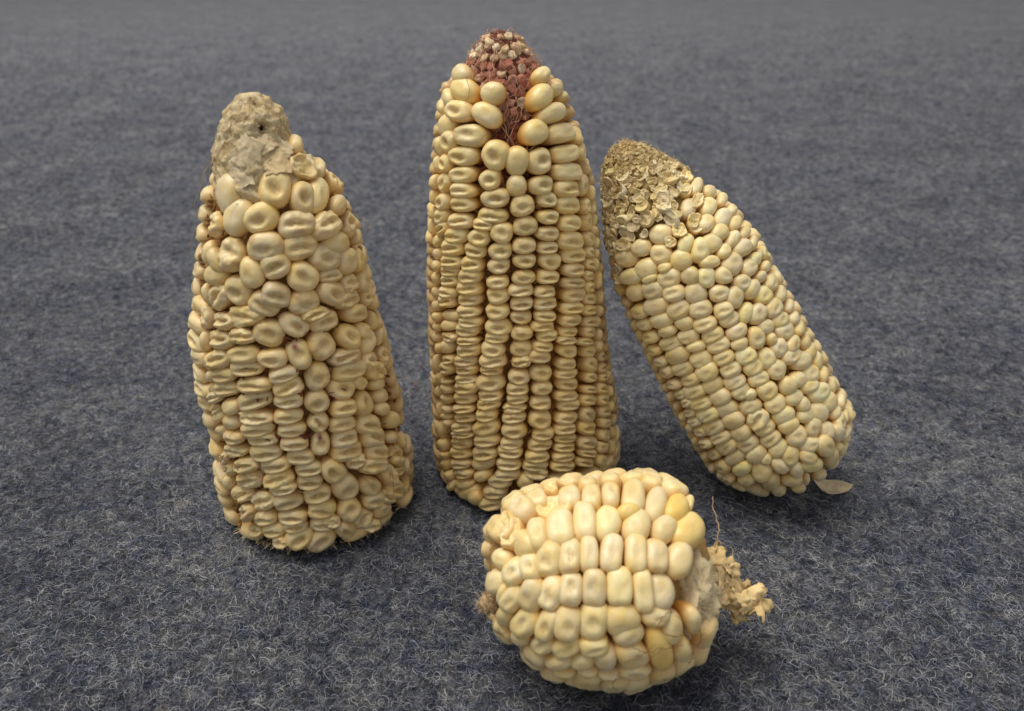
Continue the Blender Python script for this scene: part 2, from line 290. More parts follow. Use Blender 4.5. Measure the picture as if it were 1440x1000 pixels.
KERNELS_CENT = """
-152 151.5 10.0 6.3 -16 R;-137 147.0 10.6 7.4 -16 R;-101 146.5 7.5 6.7 -15 R;-106 140.5 9.6 7.2 -32 R;-34 150.0 7.6 4.8 16 R;-46 144.0 10.2 7.2 20 R;-23 145.0 6.8 4.1 -11 R;
-41 139.0 12.3 6.0 1 R;-16 142.0 4.8 3.0 -5 R;-62 134.5 9.2 7.8 4 R;-157 144.0 8.0 4.9 -16 R;-165 140.5 3.9 5.8 55 R;-136 141.0 10.4 6.6 2 D;-151 135.5 9.7 7.2 17 R;
-121 134.5 11.2 7.0 -0 D;-142 131.5 6.5 7.2 -33 D;-159 129.0 4.9 6.1 19 R;-99 129.0 8.4 9.2 -35 D;-83 127.0 7.6 8.7 -18 R;-65 126.0 8.0 7.7 5 D;-39 126.5 11.0 5.5 -9 B;
-36 132.5 12.2 6.3 -6 B;-13 129.5 4.0 6.5 -40 B;-15 124.5 5.2 6.7 -56 B;-10 119.5 3.8 5.6 -38 B;-41 121.0 11.7 5.8 -12 B;-44 116.0 10.9 6.1 -12 S;-46 111.0 10.4 6.1 -15 S;
-46 105.5 10.2 5.7 -16 S;-47 99.5 11.2 6.3 -18 S;-45 94.5 10.4 5.5 -17 S;-47 90.0 9.6 5.1 -16 S;-49 86.0 9.7 4.0 -15 S;-48 81.5 10.0 5.5 -18 S;-51 77.5 9.5 4.6 -16 S;
-53 73.5 9.2 4.7 -15 S;-55 69.5 8.0 4.1 -20 S;-57 67.0 8.3 3.0 -16 W;-57 63.0 8.9 5.1 -25 D;-58 58.5 8.5 4.5 -19 S;-59 55.0 8.9 3.9 -14 S;-59 51.0 9.0 5.2 -18 S;
-60 47.0 9.4 4.4 -15 S;-60 43.5 8.9 4.7 -16 S;-62 39.0 8.7 4.8 -16 S;-64 35.0 8.6 4.8 -15 S;-65 31.5 8.6 3.8 -15 S;-66 28.0 8.4 4.1 -17 S;-67 24.5 8.8 3.9 -12 S;
-68 21.0 9.8 4.4 -20 S;-26 115.0 4.8 7.3 -38 D;-28 108.5 4.0 5.4 -18 D;-27 103.0 5.8 6.3 -21 D;-28 97.5 6.2 5.0 -43 D;-29 93.0 5.3 4.0 -33 S;-30 89.0 5.7 4.1 -30 S;
-33 85.5 6.3 3.7 -21 S;-33 81.5 6.8 4.2 -24 S;-34 77.5 6.9 4.4 -28 S;-35 73.5 7.5 3.9 -21 S;-35 69.5 7.5 4.1 -23 S;-36 66.0 7.6 4.4 -25 S;-41 63.5 9.2 2.9 -26 W;
-38 59.0 7.7 4.5 -25 S;-37 54.0 8.3 5.6 -40 S;-39 49.5 7.1 4.2 -29 S;-42 45.5 7.9 3.1 -24 S;-44 42.0 8.3 4.6 -28 S;-46 36.5 8.9 6.1 -43 S;-48 31.5 9.7 5.7 -30 S;
-49 26.0 9.8 5.3 -30 S;-51 22.5 9.0 3.5 -25 S;-53 19.0 9.2 3.8 -26 S;-11 110.5 2.9 5.5 -28 R;-11 105.0 2.9 4.2 -32 R;-11 101.0 2.6 4.7 -25 R;-15 98.0 3.8 3.3 -14 R;
-15 94.0 2.7 4.2 -24 R;-16 90.5 2.7 3.8 -24 R;-20 87.0 3.4 4.7 -18 R;-18 81.0 3.9 6.2 -21 B;-17 74.5 3.9 5.4 -19 R;-20 70.0 3.1 4.4 -14 R;-25 67.0 3.1 4.0 -6 R;
-25 62.5 3.1 4.5 -12 R;-24 58.0 4.9 4.6 -60 R;-22 53.0 5.3 4.5 -32 S;-23 48.5 5.3 4.3 -32 S;-25 45.5 5.3 3.1 -28 S;-28 42.0 6.7 4.8 -37 S;-29 37.5 7.4 4.6 -31 S;
-29 33.0 8.2 4.7 -28 S;-32 29.0 7.3 3.9 -28 B;-33 24.5 7.1 4.6 -36 B;-37 20.5 7.8 4.4 -34 B;-39 15.5 7.5 4.9 -41 B;-17 25.5 2.5 4.2 -29 R;-20 21.0 3.8 4.8 -22 R;
-24 16.0 4.1 5.9 -13 R;-14 43.0 2.5 3.9 -35 R;-19 31.5 2.5 4.2 -29 R;-16 37.0 2.5 4.7 -33 R;-66 119.0 8.1 5.9 -8 D;-63 114.5 7.1 4.9 -9 D;-64 109.0 7.7 4.5 -13 D;
-65 104.0 7.7 4.8 -14 D;-66 99.5 7.1 4.3 -8 S;-65 95.0 7.3 5.9 -20 D;-67 90.0 7.7 4.8 -12 S;-70 85.5 7.7 4.3 -6 S;-70 81.5 8.0 4.8 -8 S;-72 77.5 7.8 4.1 -9 S;
-73 74.0 8.5 4.2 -8 S;-71 70.5 7.1 4.5 -6 S;-74 67.0 7.6 4.0 -11 S;-76 63.5 8.1 5.0 -14 S;-76 57.5 7.6 6.3 -22 D;-76 52.0 7.4 5.4 -17 D;-78 46.5 7.6 5.5 -10 S;
-79 40.5 8.1 7.2 -16 D;-79 35.0 7.9 5.2 -6 S;-81 31.0 8.6 5.2 -5 S;-83 26.5 8.6 4.8 -5 S;-85 23.0 9.1 4.2 -7 S;-85 20.0 8.9 4.9 -7 W;-91 16.5 6.3 7.3 -16 R;
-84 120.0 6.6 6.7 -0 R;-82 114.0 7.6 6.6 2 D;-81 107.5 7.7 5.9 -5 D;-82 101.5 7.5 5.3 -8 D;-83 96.5 7.8 4.8 -7 D;-84 91.5 7.8 4.8 -6 D;-86 87.0 8.3 4.5 0 S;
-86 82.5 7.2 4.8 -0 S;-87 78.0 6.8 4.8 -6 D;-87 72.5 7.3 5.2 -6 D;-88 67.0 7.4 5.8 -7 D;-88 62.5 7.2 4.3 5 W;-90 57.0 7.0 5.4 -1 D;-91 52.5 7.5 5.0 -1 S;
-92 49.0 7.4 4.2 6 S;-94 45.5 7.9 3.7 1 W;-95 42.0 8.2 4.6 3 S;-96 37.0 8.6 6.0 7 D;-98 32.0 8.1 5.0 2 S;-100 28.5 9.0 5.3 4 S;-101 23.5 9.6 5.4 8 S;-102 19.0 9.3 4.6 9 S;
-107 16.0 9.0 6.0 9 D;-110 11.0 9.3 5.5 11 S;-113 5.5 9.1 5.1 12 S;-118 3.5 6.6 5.4 18 R;-104 121.5 7.1 6.3 10 D;-100 116.0 9.2 5.7 2 D;-103 111.0 9.4 5.2 -2 S;
-109 108.0 7.2 4.2 -3 S;-96 106.0 6.8 7.1 -21 D;-98 100.0 7.6 5.6 3 D;-99 95.0 7.4 5.0 3 D;-100 90.0 7.1 4.6 4 D;-101 85.5 7.6 5.7 7 D;-102 80.0 8.0 5.3 7 D;
-101 75.0 8.7 5.9 6 D;-103 71.0 8.1 4.5 3 S;-105 67.0 8.2 5.6 7 D;-105 62.5 9.3 5.1 8 S;-107 59.0 7.9 3.6 4 S;-108 54.5 9.8 6.4 15 D;-109 49.5 9.1 5.0 10 S;
-110 46.5 8.6 4.8 10 W;-112 42.0 8.3 5.4 13 S;-113 37.0 10.6 6.5 22 D;-114 32.0 10.2 5.4 16 S;-116 26.5 10.5 5.8 19 S;-117 22.5 10.2 6.0 26 R;-118 17.0 8.5 4.7 37 R;
-127 128.0 11.3 6.3 6 D;-127 122.5 10.2 5.5 8 D;-126 118.0 9.6 5.1 8 S;-126 113.5 9.7 5.2 9 S;-127 108.5 9.6 5.3 10 S;-131 103.5 9.6 5.8 15 S;-134 99.0 10.5 5.8 13 S;
-135 94.5 10.1 4.7 12 S;-137 91.0 9.5 4.5 13 S;-138 87.5 9.2 4.6 14 S;-140 83.5 9.0 4.4 15 S;-141 80.0 9.1 4.9 17 S;-138 75.5 9.6 3.9 17 R;-139 71.5 8.9 4.2 19 R;
-139 67.0 8.2 4.0 19 W;-142 63.0 8.0 5.2 34 R;-141 58.5 7.5 3.8 21 S;-144 54.5 9.1 5.1 22 S;-145 49.5 8.4 2.5 20 R;-145 46.5 8.0 4.1 23 R;-146 42.0 7.8 3.8 24 R;
-146 38.0 7.0 3.3 25 R;-147 35.0 7.1 2.8 24 R;-145 32.5 5.6 3.3 31 R;-112 104.0 7.9 5.8 6 D;-116 99.5 7.8 5.3 5 S;-118 95.0 8.3 5.6 9 S;-120 91.0 8.6 5.4 9 S;
-121 87.0 9.1 5.3 10 S;-121 83.0 9.2 5.3 11 S;-121 79.0 9.0 4.6 12 S;-121 75.5 8.7 4.5 10 S;-124 72.0 9.7 5.3 12 S;-123 68.5 8.9 3.5 13 S;-123 65.0 10.3 5.8 18 S;
-125 61.0 9.6 4.7 15 S;-126 57.5 9.9 4.9 17 S;-125 54.0 9.6 3.9 17 S;-127 50.5 10.6 5.5 19 S;-128 46.0 10.0 4.5 19 S;-129 42.0 10.3 3.4 20 S;-129 38.5 10.0 3.7 21 S;
-131 34.5 10.6 4.0 21 S;-131 31.5 10.2 3.2 20 W;-133 27.5 10.7 5.2 22 S;-134 23.0 10.8 4.6 22 S;-134 18.5 10.9 4.1 23 S;-133 14.5 10.5 4.5 25 S;-132 10.5 11.4 4.4 27 R;
-129 7.0 13.6 5.3 36 R;-124 4.5 10.2 6.0 50 R;-158 123.5 3.9 5.5 14 R;-144 125.0 5.1 5.6 -7 D;-145 119.0 7.1 6.1 50 D;-146 113.0 7.4 5.7 32 D;-147 108.0 7.4 5.2 26 D;
-146 104.0 7.4 5.0 32 S;-152 99.0 6.3 4.4 45 R;-153 94.5 5.9 4.1 44 R;-153 90.5 5.4 3.8 42 R;-156 85.5 5.6 4.2 53 R;-158 80.0 5.7 4.3 54 R;-157 75.5 5.5 4.1 44 R;
-156 71.5 5.2 3.8 34 R;-156 67.5 5.2 3.4 27 R;-157 63.5 5.2 3.9 33 R;-155 60.0 5.7 4.4 38 R;-158 53.0 3.1 6.7 9 R;-156 47.5 3.8 5.3 -2 R;-157 42.0 3.1 4.8 3 R;
-156 35.5 2.8 5.3 7 R;-162 117.5 2.9 4.9 14 R;-162 112.5 2.9 5.4 13 R;-162 107.0 2.6 4.6 11 R;-164 102.5 2.6 5.6 14 R;-156 26.5 6.2 7.8 -8 R;-153 21.0 7.6 5.1 38 R;
-152 17.0 7.5 3.2 29 R;-151 13.0 7.6 4.7 36 R;-147 9.5 6.8 4.2 38 R;-144 6.0 3.9 7.1 -39 R;-172 3.5 10.9 4.8 1 Th;-171 7.8 11.0 4.8 1 Th;-169 12.1 11.0 4.8 -2 Th;
-173 16.4 11.0 4.8 -7 Rh;-171 21.0 11.0 4.8 4 Dh;-169 25.9 10.9 4.8 -3 T;-172 30.2 10.8 4.8 -7 Th;-171 34.8 10.6 4.8 -7 Th;-172 39.4 10.5 4.8 -3 Th;-169 44.2 10.4 4.8 8 D;
-170 48.9 10.2 4.8 1 R;-173 53.7 10.1 4.8 -4 Rh;-173 58.6 10.0 4.8 1 Th;-171 62.6 9.9 4.8 -5 Dh;-173 66.7 9.8 4.8 1 Th;-174 71.3 9.7 4.8 1 Th;-172 75.6 9.6 4.8 -5 Dh;
-174 80.5 9.5 4.8 -0 Th;-172 85.0 9.4 4.8 4 Dh;-172 89.1 9.3 4.8 -0 Rh;-172 93.4 9.2 4.8 2 Dh;-171 97.9 9.1 4.8 -4 T;-172 106.8 8.7 4.8 -4 T;-156 3.1 10.8 4.8 3 Dh;
-136 2.7 10.7 4.8 -7 Th;-85 3.3 10.9 4.8 -2 T;-85 7.7 11.0 4.8 1 T;-86 11.9 11.0 4.8 0 T;-67 2.2 10.5 4.8 6 Dh;-67 6.4 11.0 4.8 -7 T;-69 11.0 11.0 4.8 0 T;
-70 15.4 11.0 4.8 -4 D;-51 3.5 10.9 4.8 5 T;-52 8.3 11.0 4.8 -7 D;-50 12.6 11.0 4.8 -3 T;-36 2.3 10.5 4.8 5 Dh;-36 6.5 11.0 4.8 4 T;-32 11.3 11.0 4.8 -5 R;
-16 3.1 10.8 4.8 3 Rh;-14 7.4 11.0 4.8 -5 T;-16 12.0 11.0 4.8 -4 D;-14 16.9 11.0 4.8 8 R;2 3.6 10.9 4.8 2 Rh;-1 7.9 11.0 4.8 -2 Th;-0 12.8 11.0 4.8 -3 Rh;
-0 22.0 11.0 4.8 -8 Th;-0 26.2 10.9 4.8 -4 Th;-1 30.3 10.8 4.8 5 Th;-0 34.6 10.6 4.8 7 Dh;-2 38.9 10.5 4.8 -5 Dh;0 43.7 10.4 4.8 -1 Dh;1 48.0 10.2 4.8 -6 Th;
-1 52.1 10.1 4.8 -2 Th;-0 56.4 10.0 4.8 7 Th;-0 61.2 9.9 4.8 -4 Dh;1 65.5 9.8 4.8 -5 Rh;-1 70.2 9.7 4.8 -2 Th;-1 74.9 9.7 4.8 -1 Th;-3 78.8 9.6 4.8 -5 Th;
-1 82.8 9.5 4.8 8 Dh;0 87.0 9.4 4.8 -3 Rh;-0 91.7 9.2 4.8 5 Th;-1 96.4 9.1 4.8 7 Th;2 100.5 9.0 4.8 7 Dh;-2 105.0 8.8 4.8 4 Th;2 109.3 8.6 4.8 6 Rh;2 113.3 8.5 4.8 -7 Th;
2 117.4 8.3 4.8 6 Dh;17 3.2 10.8 4.8 -2 Dh;19 7.7 11.0 4.8 -3 Th;16 11.8 11.0 4.8 -3 Th;18 16.6 11.0 4.8 -4 Th;16 21.5 11.0 4.8 -6 Dh;18 25.8 10.9 4.8 -4 Th;
17 30.5 10.8 4.8 2 Dh;17 34.5 10.6 4.8 -4 Th;19 39.2 10.5 4.8 7 Th;16 43.2 10.4 4.8 1 Th;19 48.1 10.2 4.8 -1 Rh;15 52.6 10.1 4.8 0 Th;17 57.1 10.0 4.8 4 Rh;
17 61.5 9.9 4.8 7 Dh;19 65.6 9.8 4.8 -0 Th;15 70.0 9.7 4.8 4 Th;16 74.5 9.7 4.8 2 Rh;18 78.6 9.6 4.8 -5 Th;20 82.6 9.5 4.8 -7 Rh;16 87.1 9.4 4.8 -6 Th;
18 92.0 9.2 4.8 -5 Th;18 95.9 9.1 4.8 -5 Rh;16 99.9 9.0 4.8 -6 Th;18 104.5 8.8 4.8 -7 Rh;19 109.3 8.6 4.8 8 Rh;17 113.5 8.5 4.8 1 Th;18 117.5 8.3 4.8 2 Rh;
18 121.9 8.0 4.8 4 Th;17 125.9 7.8 4.8 -7 Th;14 130.3 7.4 4.8 -3 Rh;20 134.9 7.1 4.8 4 Th;20 139.6 6.6 4.8 4 Th;18 143.7 6.2 4.8 1 Rh;36 2.9 10.8 4.8 7 Rh;
32 7.3 11.0 4.8 6 Th;36 11.8 11.0 4.8 0 Th;35 16.2 11.0 4.8 -5 Th;37 20.3 11.0 4.8 -3 Rh;31 25.2 10.9 4.8 -5 Dh;37 29.7 10.8 4.8 5 Th;32 34.2 10.6 4.8 5 Th;
34 38.9 10.5 4.8 -8 Th;32 43.2 10.4 4.8 -5 Th;36 47.3 10.3 4.8 7 Rh;34 51.8 10.2 4.8 4 Th;34 56.3 10.0 4.8 3 Th;36 61.0 9.9 4.8 7 Th;35 65.0 9.8 4.8 4 Dh;
34 69.0 9.8 4.8 -7 Th;36 73.8 9.7 4.8 -2 Dh;37 78.1 9.6 4.8 -2 Rh;36 82.2 9.5 4.8 -3 Th;32 86.9 9.4 4.8 -1 Dh;35 91.1 9.3 4.8 2 Dh;32 96.1 9.1 4.8 -2 Th;
37 100.5 9.0 4.8 -1 Th;36 104.6 8.8 4.8 7 Dh;36 109.3 8.6 4.8 6 Dh;35 113.6 8.5 4.8 5 Th;33 117.7 8.2 4.8 -7 Rh;32 122.4 8.0 4.8 3 Dh;32 126.9 7.7 4.8 6 Th;
35 131.6 7.3 4.8 5 Rh;37 135.7 7.0 4.8 -4 Rh;35 140.3 6.5 4.8 -0 Th;36 144.3 6.0 4.8 -4 Dh;49 2.8 10.7 4.8 5 Th;50 7.5 11.0 4.8 5 Th;52 12.2 11.0 4.8 -2 Th;
51 16.5 11.0 4.8 -6 Dh;51 20.8 11.0 4.8 -5 Th;52 25.6 10.9 4.8 -0 Th;53 29.9 10.8 4.8 7 Th;50 34.8 10.6 4.8 4 Th;54 39.3 10.5 4.8 3 Rh;50 43.8 10.4 4.8 6 Th;
53 47.9 10.2 4.8 3 Th;49 52.5 10.1 4.8 -0 Th;50 56.5 10.0 4.8 7 Dh;51 61.0 9.9 4.8 -8 Dh;50 65.3 9.8 4.8 5 Dh;53 69.8 9.8 4.8 -5 Rh;51 74.1 9.7 4.8 8 Th;
51 78.7 9.6 4.8 2 Th;48 83.5 9.5 4.8 -6 Rh;52 87.7 9.3 4.8 -4 Th;49 91.7 9.2 4.8 0 Dh;52 96.3 9.1 4.8 -2 Rh;54 100.9 9.0 4.8 -5 Th;54 105.2 8.8 4.8 -5 Th;
54 110.0 8.6 4.8 -4 Dh;49 114.2 8.4 4.8 -2 Rh;50 118.9 8.2 4.8 -7 Th;53 122.9 7.9 4.8 4 Rh;52 127.6 7.7 4.8 1 Rh;53 131.6 7.3 4.8 7 Th;51 135.8 7.0 4.8 6 Th;
51 140.5 6.5 4.8 -5 Th;53 144.8 6.0 4.8 6 Dh;66 3.7 10.9 4.8 -3 Th;67 8.4 11.0 4.8 6 Th;69 12.6 11.0 4.8 3 Th;69 17.4 11.0 4.8 8 Dh;69 21.8 11.0 4.8 -6 Rh;
67 26.4 10.9 4.8 -6 Th;68 30.7 10.8 4.8 -3 Rh;68 34.7 10.6 4.8 4 Dh;71 43.7 10.4 4.8 2 Rh;66 48.5 10.2 4.8 -5 Dh;71 53.3 10.1 4.8 4 Th;67 57.9 10.0 4.8 2 Rh;
66 62.3 9.9 4.8 -3 Th;66 66.8 9.8 4.8 6 Th;66 71.2 9.7 4.8 5 Th;68 75.8 9.6 4.8 -4 Dh;71 80.6 9.5 4.8 6 Rh;70 84.7 9.4 4.8 3 Rh;67 89.3 9.3 4.8 0 Rh;66 94.1 9.2 4.8 4 Dh;
70 98.4 9.0 4.8 -7 Dh;71 103.1 8.9 4.8 4 Th;70 107.6 8.7 4.8 -8 Th;71 112.5 8.5 4.8 -4 Th;68 116.8 8.3 4.8 -7 Th;69 121.5 8.0 4.8 -8 Dh;71 125.5 7.8 4.8 0 Th;
67 129.8 7.5 4.8 -5 Rh;66 134.1 7.1 4.8 3 Th;66 139.0 6.7 4.8 5 Th;71 142.9 6.2 4.8 0 Dh;69 147.2 5.6 4.8 -0 Th;88 2.7 10.7 4.8 -4 Th;85 7.3 11.0 4.8 5 Rh;
87 12.1 11.0 4.8 0 Th;85 16.9 11.0 4.8 -7 Th;88 21.3 11.0 4.8 -1 Rh;85 25.7 10.9 4.8 5 Dh;87 30.2 10.8 4.8 -5 Rh;83 34.7 10.6 4.8 -5 Rh;84 39.6 10.5 4.8 -6 Rh;
85 44.2 10.4 4.8 -6 Th;84 48.2 10.2 4.8 6 Th;83 52.5 10.1 4.8 4 Rh;86 56.6 10.0 4.8 3 Rh;83 60.9 9.9 4.8 7 Th;84 65.2 9.8 4.8 -4 Rh;88 70.0 9.7 4.8 -3 Dh;
88 74.8 9.7 4.8 -5 Th;84 79.2 9.6 4.8 -8 Rh;84 83.8 9.4 4.8 -6 Rh;84 88.6 9.3 4.8 1 Dh;86 93.2 9.2 4.8 6 Th;87 97.2 9.1 4.8 -5 Rh;87 101.6 8.9 4.8 -7 Th;
87 106.1 8.8 4.8 -1 Th;84 110.2 8.6 4.8 6 Dh;83 114.8 8.4 4.8 -1 Rh;87 119.2 8.2 4.8 -1 Th;85 123.3 7.9 4.8 5 Rh;84 127.9 7.6 4.8 -7 Th;86 132.2 7.3 4.8 -1 Th;
86 136.9 6.9 4.8 -1 Dh;86 141.7 6.4 4.8 -3 Dh;88 145.8 5.8 4.8 6 Rh;103 2.3 10.5 4.8 -8 Rh;100 6.6 11.0 4.8 7 Th;101 10.9 11.0 4.8 8 Rh;102 15.2 11.0 4.8 -6 Rh;
100 20.1 11.0 4.8 4 Th;100 24.4 10.9 4.8 -6 Th;102 28.7 10.8 4.8 3 Rh;101 33.0 10.7 4.8 -3 Dh;105 37.2 10.6 4.8 4 Th;103 42.1 10.4 4.8 3 Th;101 46.6 10.3 4.8 -2 Rh;
100 51.5 10.2 4.8 -8 Dh;103 55.9 10.0 4.8 1 Rh;105 60.4 9.9 4.8 6 Dh;101 64.9 9.8 4.8 -0 Th;103 69.0 9.8 4.8 1 Rh;102 72.9 9.7 4.8 5 Th;103 77.7 9.6 4.8 -4 Th;
103 82.6 9.5 4.8 2 Dh;100 86.9 9.4 4.8 3 Dh;102 91.3 9.3 4.8 -1 Th;103 95.9 9.1 4.8 2 Th;103 100.7 9.0 4.8 4 Dh;100 105.1 8.8 4.8 -3 Th;102 109.8 8.6 4.8 -7 Th;
104 114.2 8.4 4.8 7 Th;101 118.7 8.2 4.8 -2 Rh;101 123.3 7.9 4.8 -6 Th;106 128.1 7.6 4.8 -7 Th;103 133.0 7.2 4.8 4 Th;103 137.3 6.9 4.8 4 Dh;101 142.0 6.3 4.8 8 Th;
102 146.6 5.7 4.8 -0 Rh;121 2.1 10.5 4.8 -5 Dh;120 6.4 11.0 4.8 2 Dh;122 10.9 11.0 4.8 -5 Th;121 15.6 11.0 4.8 -6 Th;122 20.4 11.0 4.8 -1 Dh;122 24.5 10.9 4.8 -6 Dh;
118 29.3 10.8 4.8 0 Th;122 33.6 10.7 4.8 2 Th;117 38.4 10.5 4.8 1 Th;122 43.1 10.4 4.8 -1 Dh;118 47.5 10.3 4.8 3 Th;118 51.7 10.2 4.8 1 Dh;122 56.5 10.0 4.8 7 Rh;
121 60.7 9.9 4.8 -3 Dh;119 65.4 9.8 4.8 4 Th;121 70.3 9.7 4.8 -7 Rh;119 74.3 9.7 4.8 1 Th;118 78.6 9.6 4.8 -8 Dh;120 83.1 9.5 4.8 -2 Th;120 88.0 9.3 4.8 -7 Th;
122 92.5 9.2 4.8 3 Th;119 96.5 9.1 4.8 6 Rh;121 101.3 9.0 4.8 -8 Dh;117 106.1 8.8 4.8 4 Th;119 110.8 8.6 4.8 7 Dh;119 115.1 8.4 4.8 6 Th;122 119.6 8.1 4.8 -7 Th;
121 124.2 7.9 4.8 -7 Rh;121 128.4 7.6 4.8 -7 Th;122 132.7 7.3 4.8 -1 Dh;118 137.2 6.9 4.8 5 Th;121 141.6 6.4 4.8 8 Th;118 146.2 5.7 4.8 -8 Rh;135 3.5 10.9 4.8 4 Rh;
139 7.9 11.0 4.8 8 Rh;134 12.1 11.0 4.8 2 Th;139 17.0 11.0 4.8 -8 Rh;139 21.6 11.0 4.8 -4 Rh;137 26.4 10.9 4.8 -6 Th;140 31.2 10.7 4.8 5 Th;139 35.9 10.6 4.8 2 Rh;
135 39.9 10.5 4.8 -0 Dh;139 44.4 10.3 4.8 -3 Th;139 48.4 10.2 4.8 2 Rh;134 53.2 10.1 4.8 7 Rh;138 57.9 10.0 4.8 7 Dh;138 62.1 9.9 4.8 3 Th;137 66.3 9.8 4.8 -7 Rh;
137 71.1 9.7 4.8 5 Dh;136 75.5 9.6 4.8 -5 Th;137 80.1 9.5 4.8 4 Rh;137 84.5 9.4 4.8 -5 Th;140 89.0 9.3 4.8 5 Rh;135 93.3 9.2 4.8 2 Th;136 97.5 9.1 4.8 5 Th;
135 102.0 8.9 4.8 5 Th;137 106.1 8.8 4.8 8 Dh;136 110.1 8.6 4.8 4 Th;136 114.9 8.4 4.8 7 Rh;138 119.4 8.1 4.8 -5 Dh;140 124.1 7.9 4.8 -4 Th;135 128.5 7.6 4.8 -3 Dh;
135 133.2 7.2 4.8 2 Dh;134 137.6 6.8 4.8 -1 Rh;136 141.7 6.4 4.8 -4 Th;139 146.3 5.7 4.8 -6 Dh;153 3.9 11.0 4.8 -5 Dh;151 8.1 11.0 4.8 -6 Th;151 12.4 11.0 4.8 -6 Rh;
156 16.7 11.0 4.8 3 Th;153 21.2 11.0 4.8 3 Dh;157 26.1 10.9 4.8 6 Dh;153 30.6 10.8 4.8 -8 Rh;152 35.0 10.6 4.8 2 Th;155 39.6 10.5 4.8 3 Rh;155 44.3 10.4 4.8 -4 Th;
154 48.7 10.2 4.8 2 Th;153 53.0 10.1 4.8 -1 Rh;155 57.0 10.0 4.8 -7 Th;157 61.5 9.9 4.8 5 Dh;157 65.9 9.8 4.8 -6 Th;154 70.0 9.7 4.8 -3 Rh;155 74.4 9.7 4.8 -7 Dh;
155 79.2 9.6 4.8 -7 Dh;156 83.8 9.4 4.8 2 Rh;152 88.7 9.3 4.8 8 Th;154 93.5 9.2 4.8 -2 Rh;156 98.1 9.1 4.8 -2 Rh;152 102.2 8.9 4.8 -3 Th;154 107.0 8.7 4.8 4 Th;
152 111.8 8.5 4.8 3 Dh;155 116.2 8.3 4.8 -7 Rh;155 120.3 8.1 4.8 7 Dh;155 124.5 7.9 4.8 -8 Dh;155 128.6 7.6 4.8 -8 Rh;156 133.1 7.2 4.8 5 Th;156 137.7 6.8 4.8 -8 Rh;
152 141.7 6.4 4.8 4 Rh;154 146.0 5.8 4.8 7 Dh;170 3.2 10.8 4.8 5 Rh;170 7.5 11.0 4.8 2 Th;171 11.7 11.0 4.8 -6 Dh;170 16.6 11.0 4.8 -5 Dh;173 21.3 11.0 4.8 3 Rh;
172 25.7 10.9 4.8 3 Th;174 30.3 10.8 4.8 -5 Dh;172 34.3 10.6 4.8 -4 Rh;170 38.7 10.5 4.8 3 Th;170 43.5 10.4 4.8 5 Rh;173 48.1 10.2 4.8 -5 Th;169 52.9 10.1 4.8 -0 Rh;
170 57.4 10.0 4.8 1 Rh;174 66.5 9.8 4.8 -0 Rh;170 70.5 9.7 4.8 4 Th;170 75.1 9.6 4.8 4 Dh;170 80.0 9.5 4.8 -6 Rh;171 84.4 9.4 4.8 1 Rh;169 88.9 9.3 4.8 1 Dh;
172 93.5 9.2 4.8 0 Dh;170 97.5 9.1 4.8 7 Th;171 101.5 8.9 4.8 -3 Dh;172 105.7 8.8 4.8 4 Rh;172 110.3 8.6 4.8 2 Th;172 114.5 8.4 4.8 6 Th;172 119.1 8.2 4.8 -6 Rh;
168 123.0 7.9 4.8 0 Rh;172 127.3 7.7 4.8 5 Th;173 131.5 7.4 4.8 3 Th;173 136.3 7.0 4.8 -0 Th;172 140.4 6.5 4.8 0 Dh;174 145.1 5.9 4.8 6 Dh;
"""
FRAME_RIGHT = ((0.10285, 0.24698, 0.0085), (-0.47514, 0.2498, 0.84371), (0.87991, 0.13489, 0.45559))
PROFILE_RIGHT = [(-4.0, 8.0, 2.4), (-1.0, 15.0, 2.4), (3.0, 20.0, 2.4), (7.0, 23.5, 2.4), (11.0, 25.8, 2.4), (15.6, 27.9, 2.4), (20.6, 28.2, 2.0), (25.7, 28.2, 1.7), (30.8, 28.3, 1.4), (35.8, 28.4, 1.1), (40.9, 28.3, 1.0), (46.0, 28.2, 0.9), (51.0, 28.1, 0.8), (56.1, 27.9, 0.7), (61.2, 27.7, 0.7), (66.2, 27.5, 0.6), (71.3, 27.3, 0.5), (76.4, 27.1, 0.4), (81.4, 26.9, 0.3), (86.5, 26.6, 0.4), (91.6, 26.1, 0.3), (96.6, 25.2, 0.3), (101.7, 23.6, 0.2), (106.8, 21.9, -0.0), (111.8, 19.8, -0.2), (116.9, 17.2, -0.8), (122.0, 14.5, -1.4), (127.0, 11.7, -2.0), (132.1, 8.3, -2.3), (135.5, 4.0, -2.3), (137.0, 1.0, -2.3)]
